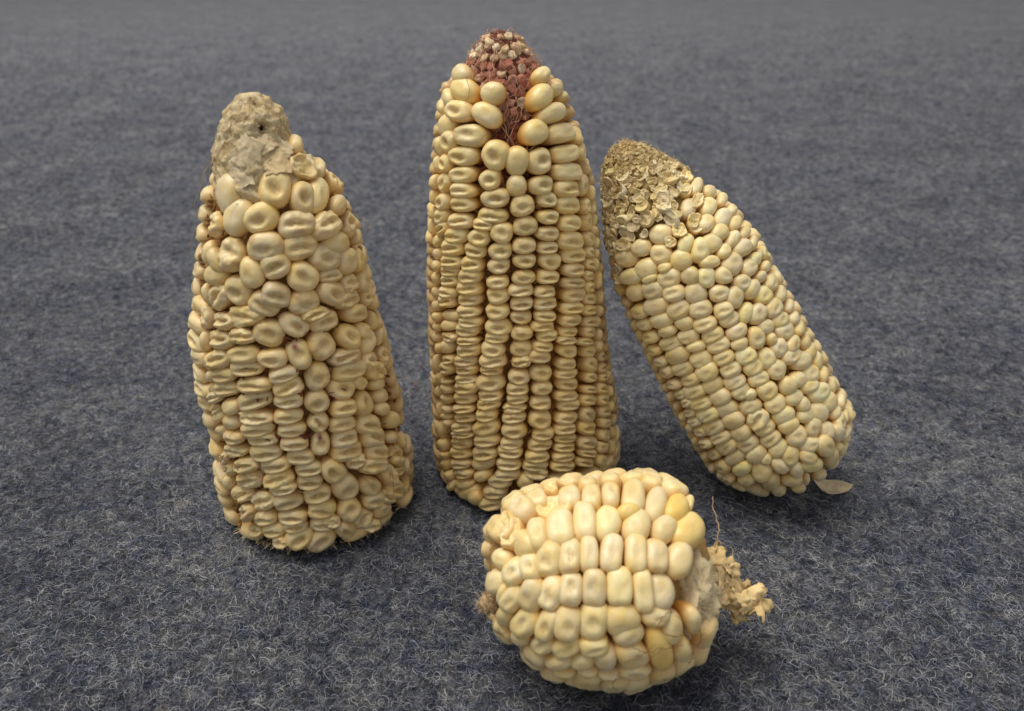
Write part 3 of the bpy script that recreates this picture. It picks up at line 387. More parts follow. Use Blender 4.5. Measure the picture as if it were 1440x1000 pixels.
KERNELS_RIGHT = """
-106 105.5 8.2 6.9 -31 R;-127 104.0 7.5 6.3 -15 R;-113 99.5 7.5 6.9 -19 E;-100 95.0 7.3 7.1 -76 R;-91 99.0 5.3 7.4 -46 R;-101 101.5 4.0 3.7 -5 V;-90 103.5 5.1 4.7 -30 V;
-147 102.5 11.0 6.5 -5 E;-130 97.0 9.1 7.3 -10 R;-148 96.0 12.1 6.1 -3 R;-178 102.5 5.8 4.6 21 R;-178 97.0 6.2 4.8 22 R;-144 107.0 7.9 4.3 -6 V;-114 95.0 5.2 3.7 -9 R;
-129 93.5 6.0 3.0 -0 R;-114 91.0 8.2 6.5 -3 E;-99 89.0 6.3 6.1 42 R;-131 89.5 9.1 6.5 -1 E;-151 90.5 10.6 6.7 11 R;-177 92.0 7.9 5.1 14 R;-116 86.0 7.9 5.9 -4 T;
-135 84.0 10.6 6.6 -2 R;-118 80.5 8.3 6.6 4 T;-155 83.5 9.0 5.3 4 E;-176 87.0 7.7 4.2 0 R;-101 83.0 7.4 7.6 -1 R;-176 82.5 6.5 4.0 11 R;-136 78.5 10.3 6.2 3 R;
-156 78.5 9.1 4.7 -0 T;-176 78.0 5.9 3.9 20 R;-135 74.5 8.3 4.5 1 R;-157 73.5 9.6 4.9 3 T;-175 74.0 5.9 3.9 21 R;-138 70.0 10.2 5.6 1 T;-160 68.5 9.1 4.3 -0 T;
-175 70.0 5.1 3.4 23 R;-137 65.5 10.7 6.7 9 R;-158 64.0 8.9 4.2 3 T;-176 65.0 5.4 3.7 33 R;-138 60.5 10.0 5.4 4 T;-157 60.0 9.7 5.2 7 T;-176 61.0 5.1 3.4 24 R;
-136 56.0 9.2 5.1 6 T;-155 55.0 8.8 4.2 5 T;-176 56.5 5.5 3.7 34 R;-119 75.5 7.2 5.6 -5 R;-121 70.5 7.8 5.5 -6 E;-119 66.5 7.3 3.9 -6 R;-120 61.5 8.3 6.7 1 E;
-120 57.0 8.6 6.7 3 E;-121 52.0 8.0 6.0 5 R;-120 47.0 8.3 6.3 8 R;-119 42.5 8.5 6.3 9 R;-119 38.0 8.6 6.5 12 R;-119 32.5 8.3 6.3 21 R;-119 28.0 8.7 6.4 17 T;
-117 23.5 8.5 6.4 35 R;-121 16.0 7.4 9.6 -30 R;-137 51.5 10.2 5.7 6 T;-137 47.0 9.6 5.4 3 T;-136 42.0 10.3 5.7 10 T;-137 37.0 10.5 6.1 16 T;-136 32.5 9.8 4.9 15 T;
-136 28.5 10.5 5.8 22 T;-134 24.0 10.2 5.6 21 R;-134 19.0 9.9 5.6 24 R;-138 13.0 8.5 5.7 28 R;-146 6.0 7.9 6.4 2 R;-146 3.5 7.1 5.2 -13 R;-152 43.5 7.2 3.9 10 T;
-152 40.0 7.5 4.0 9 T;-152 35.5 8.1 4.5 12 T;-154 30.5 8.6 4.5 12 T;-153 25.5 8.3 4.6 17 T;-152 20.0 9.5 5.7 19 T;-155 14.0 6.9 4.8 15 T;-159 9.0 5.3 4.3 -9 R;
-157 7.5 5.3 4.4 -8 R;-169 40.5 5.1 3.3 29 R;-167 36.0 5.7 3.6 34 R;-172 29.5 3.7 6.6 -41 R;-173 22.0 5.8 3.7 36 R;-172 17.0 5.7 3.4 41 R;-162 15.0 5.5 3.4 31 R;
-148 48.0 7.2 4.1 13 T;-152 51.0 8.0 4.2 8 T;-176 52.5 5.1 3.4 26 R;-175 48.5 5.5 3.6 36 R;-172 44.5 5.5 3.6 37 R;-89 86.0 6.2 6.8 -26 E;-77 84.0 6.4 6.0 -16 E;
-81 90.0 7.2 4.6 -24 R;-83 95.0 6.2 8.2 -45 E;-72 95.0 6.6 7.4 -87 R;-67 90.5 4.7 6.1 -73 R;-66 85.5 7.1 8.4 -74 E;-50 88.0 9.3 6.0 -7 R;-54 81.5 7.9 5.7 10 E;
-43 82.0 7.1 4.6 4 R;-66 78.5 7.2 6.2 -13 E;-86 79.5 7.1 5.8 -12 E;-76 76.0 6.5 7.7 -57 E;-61 75.0 5.7 8.1 -72 R;-48 76.5 6.2 3.8 -3 R;-54 71.0 9.1 6.5 -7 E;
-39 72.5 9.2 5.5 6 E;-36 78.0 6.2 3.7 1 R;-103 77.5 7.6 6.4 -11 T;-89 74.0 6.8 5.8 -2 T;-88 70.5 7.0 5.6 3 T;-105 72.5 7.9 5.9 -6 T;-75 69.5 5.4 7.7 -48 R;
-67 67.0 6.4 7.8 -66 E;-52 65.5 8.8 6.0 3 E;-34 67.0 9.1 5.5 3 R;-66 62.0 6.8 5.4 -31 R;-77 60.5 6.2 7.7 -20 E;-87 65.5 7.5 5.6 -4 E;-104 68.0 7.7 5.5 -0 T;
-104 64.0 7.7 5.5 -1 T;-90 61.5 6.1 4.5 -8 R;-104 59.5 7.0 5.7 3 T;-90 57.0 7.0 6.2 -3 T;-104 55.0 7.1 5.7 6 T;-89 52.5 6.8 6.4 11 T;-105 50.5 7.5 5.9 2 T;
-89 48.0 6.9 5.6 -6 T;-104 46.5 7.0 5.8 15 E;-100 44.5 5.0 4.1 10 R;-103 40.5 7.7 5.7 0 E;-103 35.5 7.9 7.2 25 W;-102 31.5 7.2 6.0 14 T;-102 27.0 7.3 6.0 18 T;
-101 23.0 7.2 6.1 30 R;-112 20.5 3.9 5.0 -42 R;-96 18.5 6.5 7.5 -23 E;-106 16.5 7.2 5.5 -77 R;-97 11.5 4.9 8.4 -4 R;-121 9.5 6.5 10.5 -27 R;-104 7.0 7.8 6.5 -42 R;
-123 3.0 5.7 8.5 -24 R;-93 5.0 2.5 7.2 -11 R;-84 10.0 9.9 6.2 -43 R;-85 14.5 8.0 4.9 -57 R;-80 19.0 7.7 6.1 -28 E;-69 14.0 10.5 6.7 -66 E;-62 7.0 5.7 8.9 3 R;
-54 9.5 5.1 3.6 -63 R;-77 52.5 6.4 7.5 -11 E;-74 47.5 7.5 6.8 -36 E;-88 43.0 7.1 7.3 9 E;-87 37.5 7.6 6.6 -9 E;-86 32.5 8.4 7.2 -9 R;-86 28.5 7.5 6.3 -6 R;
-85 24.0 7.2 7.4 -41 E;-71 23.5 6.4 7.1 -48 E;-71 28.5 6.7 6.1 -37 R;-60 26.5 9.5 7.0 -37 R;-62 19.5 7.2 7.1 -9 R;-47 18.5 5.2 7.5 -57 E;-53 15.0 8.7 5.4 -55 R;
-37 18.5 2.9 6.8 -53 R;-46 22.5 4.1 5.5 -74 R;-73 41.0 6.9 6.5 -57 R;-72 36.0 7.1 6.0 -24 R;-69 32.5 5.3 6.3 11 R;-63 40.5 7.4 5.9 -26 R;-49 39.0 9.4 6.5 -14 E;
-56 36.0 9.0 4.8 -18 R;-52 45.0 10.5 6.2 -18 R;-58 48.5 9.8 5.7 -14 E;-51 32.0 10.6 6.8 -23 E;-46 27.0 8.9 6.6 -11 R;-30 29.5 5.3 7.6 -77 R;-33 35.0 4.7 7.1 -70 R;
-32 23.0 4.1 7.0 -66 R;-31 40.0 8.0 5.7 9 R;-35 44.5 7.6 5.5 3 R;-33 48.5 4.8 8.1 -79 R;-52 51.5 5.5 8.3 -83 E;-65 53.5 6.5 7.1 -79 E;-52 56.5 9.7 6.1 -18 E;
-34 53.5 7.7 4.9 4 R;-51 60.5 8.4 5.8 -7 E;-34 57.5 7.5 4.9 -4 R;-67 57.5 4.1 4.4 -12 R;-32 62.0 4.1 6.9 -79 R;-42 113.0 4.4 10.4 -73 R;-31 109.0 5.2 8.7 -86 R;
-51 105.5 9.2 5.9 14 R;-71 108.5 5.4 8.0 -51 R;-27 104.5 4.0 8.0 -81 R;-47 100.0 6.1 10.3 -82 R;-66 101.5 5.7 7.6 -66 R;-30 100.0 4.0 7.6 -82 R;-61 97.0 5.8 7.1 -90 R;
-39 96.0 4.7 8.9 -84 R;-54 92.5 4.5 8.1 -74 R;-36 91.5 4.3 7.8 -85 R;-34 87.0 3.9 7.7 -73 R;-40 117.0 4.2 8.2 -75 V;-77 101.5 4.2 3.3 -12 V;-34 82.5 3.2 5.5 -59 R;
-75 104.0 4.5 5.5 -47 V;-60 109.0 4.1 6.7 -69 V;-61 113.5 4.3 5.4 -76 V;-170 0.6 5.0 5.5 -6 Dh;-170 5.8 6.6 5.5 -4 Dh;-172 10.5 7.5 5.5 -1 Th;-157 0.3 4.9 5.5 5 Rh;
-104 0.4 4.9 5.5 5 T;-74 1.3 5.2 5.5 6 R;-41 0.4 4.9 5.5 -0 Th;-41 6.0 6.6 5.5 1 Dh;-38 10.9 7.6 5.5 -3 D;-26 1.2 5.2 5.5 -5 Dh;-23 6.1 6.7 5.5 0 Dh;-23 10.7 7.5 5.5 -6 Rh;
-24 16.1 8.2 5.5 -4 T;-22 71.5 8.0 5.5 2 T;-22 81.0 7.9 5.5 -7 D;-6 0.0 4.8 5.5 -8 Th;-6 5.5 6.5 5.5 6 Rh;-10 10.6 7.5 5.5 4 Dh;-9 15.8 8.2 5.5 -3 Th;-10 21.3 8.3 5.5 -6 Rh;
-10 26.5 8.3 5.5 7 Th;-5 32.0 8.3 5.5 4 Dh;-8 37.2 8.3 5.5 2 Dh;-10 41.9 8.3 5.5 1 Rh;-8 46.8 8.3 5.5 -1 Th;-9 52.3 8.3 5.5 -7 Dh;-10 57.3 8.2 5.5 -6 Dh;
-8 62.4 8.1 5.5 -3 Th;-6 67.4 8.1 5.5 5 Rh;-8 72.2 8.0 5.5 -2 Th;-6 77.6 8.0 5.5 -8 Th;-10 82.6 7.9 5.5 -7 Rh;-7 87.2 7.8 5.5 4 Th;9 0.1 4.8 5.5 1 Th;8 5.1 6.4 5.5 2 Th;
6 10.2 7.5 5.5 3 Th;9 15.6 8.2 5.5 -5 Dh;7 20.7 8.3 5.5 -2 Th;9 25.8 8.3 5.5 7 Th;9 30.7 8.3 5.5 8 Rh;7 35.3 8.3 5.5 7 Dh;6 40.8 8.3 5.5 0 Th;9 46.0 8.3 5.5 -8 Dh;
6 51.0 8.3 5.5 5 Dh;11 55.7 8.2 5.5 -0 Th;11 60.8 8.2 5.5 7 Rh;7 65.5 8.1 5.5 -7 Dh;5 70.7 8.0 5.5 3 Dh;5 75.9 8.0 5.5 3 Rh;6 80.5 7.9 5.5 4 Th;8 85.1 7.8 5.5 5 Th;
7 90.1 7.7 5.5 4 Rh;9 95.2 7.5 5.5 -1 Dh;11 99.7 7.1 5.5 5 Th;6 105.1 6.6 5.5 1 Th;25 0.4 4.9 5.5 -1 Dh;27 5.5 6.5 5.5 1 Th;27 10.0 7.4 5.5 -7 Th;27 15.6 8.2 5.5 4 Rh;
24 20.6 8.3 5.5 -5 Rh;26 25.7 8.3 5.5 3 Th;27 30.3 8.3 5.5 5 Dh;24 35.9 8.3 5.5 2 Th;27 40.7 8.3 5.5 5 Rh;27 46.2 8.3 5.5 6 Th;27 51.6 8.3 5.5 -4 Dh;22 57.1 8.2 5.5 6 Th;
28 62.6 8.1 5.5 -5 Th;23 67.1 8.1 5.5 -7 Th;23 72.0 8.0 5.5 -3 Rh;24 77.2 8.0 5.5 -1 Th;26 82.7 7.9 5.5 4 Dh;25 87.3 7.8 5.5 1 Th;25 92.3 7.6 5.5 -7 Rh;
27 97.6 7.3 5.5 7 Th;27 102.2 6.9 5.5 0 Th;23 107.1 6.4 5.5 1 Rh;40 0.8 5.1 5.5 2 Dh;41 10.6 7.5 5.5 4 Th;43 15.6 8.2 5.5 -7 Dh;41 20.2 8.3 5.5 -4 Th;42 25.0 8.3 5.5 -4 Dh;
40 29.8 8.3 5.5 -6 Rh;39 35.0 8.3 5.5 -5 Rh;39 40.5 8.3 5.5 -4 Th;40 46.1 8.3 5.5 -6 Th;41 51.4 8.3 5.5 2 Rh;40 56.1 8.2 5.5 3 Rh;41 65.8 8.1 5.5 2 Dh;
40 71.1 8.0 5.5 2 Rh;42 75.8 8.0 5.5 7 Th;40 81.1 7.9 5.5 -4 Rh;43 85.9 7.8 5.5 2 Th;40 91.0 7.7 5.5 0 Th;41 95.9 7.4 5.5 4 Rh;41 100.5 7.0 5.5 0 Th;42 105.4 6.6 5.5 2 Th;
60 1.7 5.4 5.5 -1 Th;59 6.3 6.7 5.5 -1 Th;55 11.5 7.7 5.5 -4 Th;58 16.7 8.2 5.5 6 Dh;60 21.2 8.3 5.5 6 Dh;54 26.2 8.3 5.5 -6 Rh;59 31.0 8.3 5.5 -0 Rh;59 35.8 8.3 5.5 -7 Th;
57 40.9 8.3 5.5 -1 Rh;60 46.2 8.3 5.5 3 Dh;60 51.2 8.3 5.5 -8 Rh;56 56.7 8.2 5.5 -1 Th;58 62.2 8.1 5.5 1 Th;60 67.5 8.1 5.5 6 Dh;56 72.3 8.0 5.5 -6 Th;
55 76.8 8.0 5.5 -7 Rh;59 82.1 7.9 5.5 1 Dh;55 87.5 7.8 5.5 -7 Rh;59 93.0 7.6 5.5 3 Th;58 97.8 7.3 5.5 2 Dh;55 102.5 6.9 5.5 6 Dh;57 107.1 6.4 5.5 7 Dh;
76 1.2 5.2 5.5 -1 Rh;72 6.3 6.7 5.5 -6 Dh;77 11.0 7.6 5.5 -2 Rh;72 16.0 8.2 5.5 -2 Th;73 21.6 8.3 5.5 6 Th;75 27.1 8.3 5.5 7 Th;73 31.7 8.3 5.5 4 Dh;75 36.9 8.3 5.5 -6 Dh;
74 42.0 8.3 5.5 -2 Dh;72 46.9 8.3 5.5 4 Th;76 51.8 8.3 5.5 -7 Th;73 57.3 8.2 5.5 -2 Rh;75 62.6 8.1 5.5 -6 Rh;73 68.0 8.1 5.5 6 Dh;71 72.8 8.0 5.5 6 Th;
73 78.0 8.0 5.5 4 Th;76 83.2 7.9 5.5 -4 Rh;71 87.7 7.8 5.5 -7 Th;72 92.7 7.6 5.5 -3 Dh;74 97.3 7.3 5.5 -2 Dh;75 102.1 6.9 5.5 -5 Th;71 106.8 6.4 5.5 4 Dh;
87 1.7 5.4 5.5 6 Dh;92 7.2 6.9 5.5 6 Dh;87 12.4 7.8 5.5 -4 Th;90 17.5 8.2 5.5 -5 Dh;88 22.3 8.3 5.5 -2 Th;88 27.9 8.3 5.5 -5 Dh;87 33.1 8.3 5.5 -3 Dh;87 38.5 8.3 5.5 -7 Th;
92 43.1 8.3 5.5 5 Th;93 48.1 8.3 5.5 6 Dh;91 53.6 8.2 5.5 4 Dh;91 58.4 8.2 5.5 -7 Th;89 63.3 8.1 5.5 5 Dh;92 68.2 8.1 5.5 1 Rh;92 73.4 8.0 5.5 0 Th;89 78.7 8.0 5.5 5 Th;
88 84.1 7.9 5.5 4 Th;92 89.0 7.7 5.5 -6 Th;87 94.1 7.5 5.5 5 Dh;90 99.1 7.2 5.5 -6 Rh;88 104.1 6.7 5.5 6 Th;92 108.6 6.2 5.5 -3 Dh;107 1.9 5.5 5.5 -4 Rh;
108 7.4 7.0 5.5 5 Th;104 13.0 7.9 5.5 3 Dh;109 18.1 8.3 5.5 2 Rh;109 23.2 8.3 5.5 -3 Th;106 28.1 8.3 5.5 6 Dh;105 33.1 8.3 5.5 -6 Th;107 38.2 8.3 5.5 4 Th;
107 42.7 8.3 5.5 -7 Rh;105 47.6 8.3 5.5 6 Th;108 52.3 8.3 5.5 3 Th;104 57.5 8.2 5.5 -6 Th;106 62.9 8.1 5.5 3 Dh;107 68.2 8.1 5.5 5 Rh;109 73.6 8.0 5.5 2 Dh;
109 78.2 8.0 5.5 -5 Th;108 82.7 7.9 5.5 5 Th;109 87.6 7.8 5.5 1 Th;109 93.0 7.6 5.5 -1 Rh;104 98.0 7.3 5.5 0 Th;104 103.5 6.8 5.5 7 Dh;109 108.5 6.2 5.5 5 Th;
121 0.3 4.9 5.5 -1 Th;125 5.5 6.5 5.5 -0 Th;124 10.7 7.5 5.5 7 Th;126 15.3 8.2 5.5 4 Dh;123 20.6 8.3 5.5 -8 Dh;125 25.3 8.3 5.5 -4 Rh;122 30.0 8.3 5.5 8 Th;
125 35.1 8.3 5.5 6 Dh;121 40.6 8.3 5.5 5 Dh;124 45.8 8.3 5.5 -4 Th;124 50.4 8.3 5.5 -0 Dh;123 55.7 8.2 5.5 -6 Th;124 61.2 8.2 5.5 -6 Th;121 66.6 8.1 5.5 -3 Th;
125 71.3 8.0 5.5 -2 Th;121 76.8 8.0 5.5 -0 Rh;120 82.0 7.9 5.5 -8 Th;124 87.5 7.8 5.5 2 Th;124 92.8 7.6 5.5 -4 Rh;121 97.6 7.3 5.5 2 Th;121 103.0 6.8 5.5 6 Rh;
125 108.1 6.3 5.5 6 Th;139 0.6 5.0 5.5 -6 Rh;140 5.2 6.4 5.5 4 Th;137 10.6 7.5 5.5 -2 Th;140 19.8 8.3 5.5 -0 Dh;142 24.7 8.3 5.5 -8 Th;137 29.9 8.3 5.5 3 Rh;
139 40.1 8.3 5.5 7 Rh;138 45.6 8.3 5.5 6 Th;139 50.4 8.3 5.5 2 Dh;142 54.9 8.2 5.5 1 Rh;139 59.5 8.2 5.5 -5 Th;139 64.4 8.1 5.5 -5 Dh;142 69.8 8.1 5.5 3 Rh;
139 74.4 8.0 5.5 -3 Th;138 79.6 7.9 5.5 8 Dh;136 84.5 7.9 5.5 -8 Rh;139 89.3 7.7 5.5 4 Th;139 94.4 7.5 5.5 2 Dh;141 99.7 7.1 5.5 3 Rh;139 104.9 6.6 5.5 2 Th;
137 109.6 6.1 5.5 3 Rh;154 0.3 4.9 5.5 -6 Rh;157 5.9 6.6 5.5 7 Dh;153 10.8 7.6 5.5 -1 Rh;154 15.7 8.2 5.5 -2 Th;157 20.3 8.3 5.5 6 Rh;155 25.4 8.3 5.5 1 Dh;
155 30.0 8.3 5.5 7 Th;156 34.8 8.3 5.5 0 Th;158 39.5 8.3 5.5 -1 Rh;156 44.3 8.3 5.5 7 Dh;157 49.0 8.3 5.5 -6 Rh;155 54.5 8.2 5.5 1 Rh;154 59.1 8.2 5.5 -2 Th;
158 64.5 8.1 5.5 1 Th;157 70.0 8.1 5.5 6 Th;157 74.9 8.0 5.5 -8 Th;153 79.6 7.9 5.5 -3 Dh;157 84.4 7.9 5.5 3 Dh;158 89.1 7.7 5.5 5 Th;154 94.6 7.5 5.5 4 Th;
158 99.7 7.1 5.5 6 Th;156 105.3 6.6 5.5 -5 Rh;170 0.9 5.1 5.5 -4 Th;170 5.6 6.6 5.5 -0 Th;170 11.1 7.6 5.5 1 Rh;171 16.1 8.2 5.5 6 Rh;174 20.7 8.3 5.5 -0 Rh;
173 25.5 8.3 5.5 -3 Rh;173 30.0 8.3 5.5 3 Dh;170 35.5 8.3 5.5 6 Th;169 40.5 8.3 5.5 -8 Rh;174 45.5 8.3 5.5 -1 Th;170 50.7 8.3 5.5 8 Th;174 56.1 8.2 5.5 -6 Th;
172 61.7 8.1 5.5 7 Th;174 67.2 8.1 5.5 8 Dh;169 72.0 8.0 5.5 -0 Rh;173 77.0 8.0 5.5 -1 Dh;170 91.9 7.6 5.5 3 Th;171 97.5 7.3 5.5 -0 Th;
"""
FRAME_FRONT = ((-0.00667, 0.16616, 0.02919), (0.98481, 0.17365, 0.0), (-0.08055, 0.45684, 0.8859))
PROFILE_FRONT = [(-1.5, 10.0, 3.0), (0.5, 13.5, 3.0), (2.4, 16.3, 3.0), (4.8, 19.0, 2.6), (7.2, 21.5, 2.6), (9.6, 23.5, 2.3), (12.0, 24.9, 1.5), (14.4, 26.1, 1.1), (16.8, 26.8, 0.8), (19.2, 27.5, 0.6), (21.6, 28.1, 0.4), (24.0, 28.6, 0.2), (26.4, 29.1, 0.2), (28.8, 29.4, -0.1), (31.2, 29.6, -0.3), (33.6, 29.7, -0.4), (36.0, 29.8, -0.5), (38.4, 29.9, -0.7), (40.8, 29.6, -0.5), (43.2, 29.2, -0.3), (45.6, 28.8, -0.1), (48.0, 28.3, -0.2), (50.4, 27.4, 0.1), (52.8, 26.3, 0.4), (55.2, 25.0, 0.5), (57.6, 22.9, 1.5), (60.0, 19.4, 2.3), (61.8, 15.0, 2.3), (62.5, 9.0, 2.3)]
KERNELS_FRONT = """
54 1.5 6.7 5.7 44 R;70 4.0 7.7 6.7 118 G;67 8.0 5.7 7.4 91 G;63 13.0 7.1 9.2 75 G;61 18.5 5.5 9.5 78 G;61 23.5 4.8 9.2 78 B;62 29.0 5.8 9.8 71 B;63 35.0 5.8 9.9 77 B;
66 40.5 6.0 8.6 74 B;69 47.0 7.0 9.6 59 R;78 -0.5 7.9 6.7 114 R;91 1.0 3.3 7.1 64 R;93 3.0 8.6 5.3 140 G;87 7.5 6.7 9.3 56 G;83 12.0 6.4 9.2 62 G;79 17.5 5.9 8.8 76 G;
79 23.0 6.1 9.3 79 B;79 29.5 6.2 9.4 80 B;82 35.0 5.1 10.1 87 B;83 40.5 7.1 9.2 84 R;120 1.0 4.7 9.3 73 R;110 5.5 10.7 6.6 145 G;104 10.5 5.4 9.4 70 G;
99 16.0 6.8 9.4 74 G;97 22.0 7.5 9.6 80 G;97 29.5 9.4 8.9 128 R;104 31.0 8.2 6.6 113 R;95 38.5 7.6 5.1 89 F;132 4.5 5.4 8.0 64 R;123 9.5 8.2 5.1 146 G;
115 15.5 8.1 5.6 123 B;112 22.0 7.3 5.1 101 B;118 32.5 7.5 9.3 113 B;115 39.5 6.3 14.7 107 Y;105 43.0 6.2 9.5 96 R;104 49.0 4.3 7.8 101 R;123 46.0 8.5 5.1 17 R;
130 13.5 8.2 5.2 131 R;125 19.5 7.3 6.0 117 R;120 25.0 6.3 8.3 94 R;130 33.5 8.0 6.6 65 B;140 15.5 6.2 4.0 106 R;134 21.0 5.7 4.0 103 R;135 26.5 6.5 4.1 99 R;
13 2.0 10.6 6.5 15 B;27 4.5 6.0 8.2 68 V;38 5.5 6.2 8.1 58 V;50 7.0 9.4 7.2 43 R;45 11.5 5.5 9.9 82 G;44 17.5 7.5 10.6 82 B;42 24.0 5.9 11.0 77 B;44 30.0 7.3 10.6 65 R;
48 37.5 7.1 9.5 61 R;52 44.5 6.5 8.6 50 R;53 52.0 8.8 12.7 35 Y;40 36.0 6.3 4.9 100 Y;17 8.5 7.0 10.8 105 B;14 14.0 5.9 8.5 88 B;28 17.5 9.0 8.2 115 V;
21 22.5 6.3 9.0 81 G;25 28.0 5.1 8.9 73 B;25 33.5 4.8 10.7 73 G;28 39.0 6.1 12.5 69 B;35 44.5 6.1 12.3 64 R;38 50.5 6.6 11.2 49 Y;10 18.5 3.8 6.2 83 V;
7 23.5 5.7 4.1 48 V;10 29.0 5.2 6.5 77 B;7 35.5 5.8 6.9 77 B;8 42.0 6.3 5.9 98 B;13 47.5 5.6 7.4 58 B;19 53.0 7.6 6.2 114 B;33 55.0 2.5 6.4 69 R;-171 2.3 6.2 7.3 -4 Bh;
-169 9.7 9.0 7.3 -6 Bh;-171 16.9 10.2 7.3 -4 Bh;-172 23.5 10.9 7.3 5 Rh;-168 29.7 11.0 7.3 -5 Rh;-171 35.8 11.0 7.3 2 Rh;-169 42.0 11.0 7.3 1 Dh;-171 49.2 10.6 7.3 -6 Rh;
-171 55.4 9.5 7.3 -3 Dh;-150 1.2 5.5 7.3 -6 Dh;-145 8.5 8.6 7.3 6 Bh;-149 15.7 10.1 7.3 -2 Dh;-148 22.4 10.8 7.3 4 Rh;-150 29.2 11.0 7.3 -1 Bh;-148 35.4 11.0 7.3 -8 Bh;
-146 42.4 11.0 7.3 -1 Dh;-150 49.2 10.6 7.3 7 Rh;-149 55.7 9.4 7.3 3 Bh;-126 2.3 6.1 7.3 -7 Dh;-127 8.4 8.5 7.3 -4 Dh;-129 14.9 10.0 7.3 -6 Rh;-124 21.8 10.7 7.3 -4 Bh;
-127 28.7 11.0 7.3 -3 Bh;-128 34.8 11.0 7.3 6 Bh;-129 41.4 11.0 7.3 -3 Rh;-128 48.8 10.6 7.3 -1 Bh;-125 55.2 9.5 7.3 1 Dh;-106 1.8 5.8 7.3 -6 Rh;-106 9.0 8.7 7.3 4 Bh;
-109 15.1 10.0 7.3 -3 Bh;-105 21.3 10.7 7.3 5 Bh;-105 27.4 11.0 7.3 7 Bh;-106 33.4 11.0 7.3 -3 Bh;-107 39.9 11.0 7.3 5 Rh;-104 46.7 10.9 7.3 -3 Bh;-104 53.9 9.8 7.3 -1 Bh;
-86 2.6 6.3 7.3 1 Dh;-83 9.7 9.0 7.3 -1 Dh;-82 16.4 10.2 7.3 2 Bh;-84 23.0 10.8 7.3 -5 Rh;-84 29.9 11.0 7.3 -3 Rh;-85 36.4 11.0 7.3 1 Rh;-87 43.2 11.0 7.3 3 Bh;
-85 50.2 10.5 7.3 -2 Dh;-64 1.3 5.6 7.3 -5 Bh;-62 7.9 8.4 7.3 -0 Bh;-64 14.2 9.9 7.3 6 Bh;-61 20.4 10.6 7.3 -4 Bh;-62 26.9 11.0 7.3 -3 Dh;-64 33.6 11.0 7.3 -1 Dh;
-63 40.1 11.0 7.3 7 Rh;-63 46.1 10.9 7.3 -6 Bh;-61 53.1 10.0 7.3 5 Rh;-44 2.8 6.4 7.3 -6 Bh;-41 9.3 8.8 7.3 3 Bh;-41 15.4 10.0 7.3 2 Bh;-42 21.9 10.7 7.3 -3 Bh;
-43 28.7 11.0 7.3 -5 Bh;-42 34.9 11.0 7.3 0 Dh;-44 40.9 11.0 7.3 3 Dh;-42 47.2 10.8 7.3 2 Dh;-39 54.4 9.7 7.3 -3 Bh;-22 2.0 6.0 7.3 -3 Bh;-23 8.5 8.6 7.3 1 Dh;
-19 15.1 10.0 7.3 -6 Bh;-21 21.3 10.7 7.3 2 Bh;-19 27.4 11.0 7.3 -5 Bh;-20 34.2 11.0 7.3 -3 Bh;-18 40.3 11.0 7.3 2 Bh;-19 47.2 10.8 7.3 -1 Rh;-21 54.6 9.7 7.3 -4 Bh;
-1 8.1 8.4 7.3 -6 B;-1 47.7 10.8 7.3 2 D;-2 54.7 9.6 7.3 5 Bh;125 56.1 9.2 7.3 8 B;148 1.4 5.6 7.3 -2 D;146 8.2 8.5 7.3 3 B;147 22.2 10.7 7.3 1 B;149 29.6 11.0 7.3 0 B;
151 35.5 11.0 7.3 5 B;146 42.4 11.0 7.3 4 B;149 49.3 10.6 7.3 -3 Bh;149 55.5 9.4 7.3 -7 Dh;172 1.6 5.8 7.3 -7 Bh;168 8.4 8.5 7.3 -4 Bh;167 14.4 9.9 7.3 -7 Dh;
169 20.4 10.6 7.3 5 Bh;169 26.6 11.0 7.3 7 Dh;172 32.9 11.0 7.3 4 Dh;168 39.6 11.0 7.3 -7 Bh;172 46.4 10.9 7.3 3 Bh;172 53.6 9.9 7.3 4 Dh;
"""
STRANDS_LEFT = [[(-114, 139.5, 0.5), (-124, 134.0, 0.5), (-142, 129.0, 0.5), (-150, 124.5, 0.5)], [(-107, 85.5, 0.5), (-108, 82.0, 0.5), (-106, 80.5, 0.5)], [(-86, 30.5, 0.5), (-82, 28.5, 0.5), (-76, 28.5, 0.5), (-74, 26.5, 0.5), (-65, 27.0, 0.5)], [(-103, 38.0, 0.5), (-98, 35.0, 0.5), (-93, 34.0, 0.5), (-87, 30.5, 0.5)], [(-20, 31.0, 0.5), (-28, 25.5, 0.5), (-35, 15.0, 0.5)], [(-29, 23.0, 0.5), (-30, 16.0, 0.5), (-32, 13.0, 0.5)], [(-133, 37.5, 0.5), (-126, 36.5, 0.5), (-120, 35.5, 0.5)], [(-120, 37.0, 0.5), (-115, 34.5, 0.5), (-102, 34.0, 0.5)]]
STRANDS_CENT = [[(-89, 134.0, -1.5), (-85, 133.0, -1.5), (-84, 131.0, -1.5)], [(-75, 131.0, -0.5), (-74, 129.5, -0.5), (-69, 130.5, -0.5)], [(-132, 30.0, 0.5), (-126, 29.0, 0.5), (-123, 28.0, 0.5)], [(-49, 151.0, -1), (-59, 148.0, -1), (-67, 145.5, -1)], [(-126, 150.0, 0.4), (-120, 146.0, 0.4), (-122, 143.0, 0.4)], [(-97, 125.0, 0.2), (-94, 122.5, 0.2), (-93, 120.0, 0.2)], [(-105, 60.0, 0.5), (-107, 58.5, 0.5), (-109, 57.5, 0.5)], [(-26, 122.0, 0.5), (-20, 120.0, 0.5), (-27, 119.0, 0.5)]]
STRANDS_RIGHT = [[(-46, 131.5, 0.6), (-58, 128.0, 0.6), (-69, 124.5, 0.6), (-85, 119.5, 0.6)], [(-188, 135.0, 1), (-126, 135.0, 1), (-106, 132.0, 1)]]
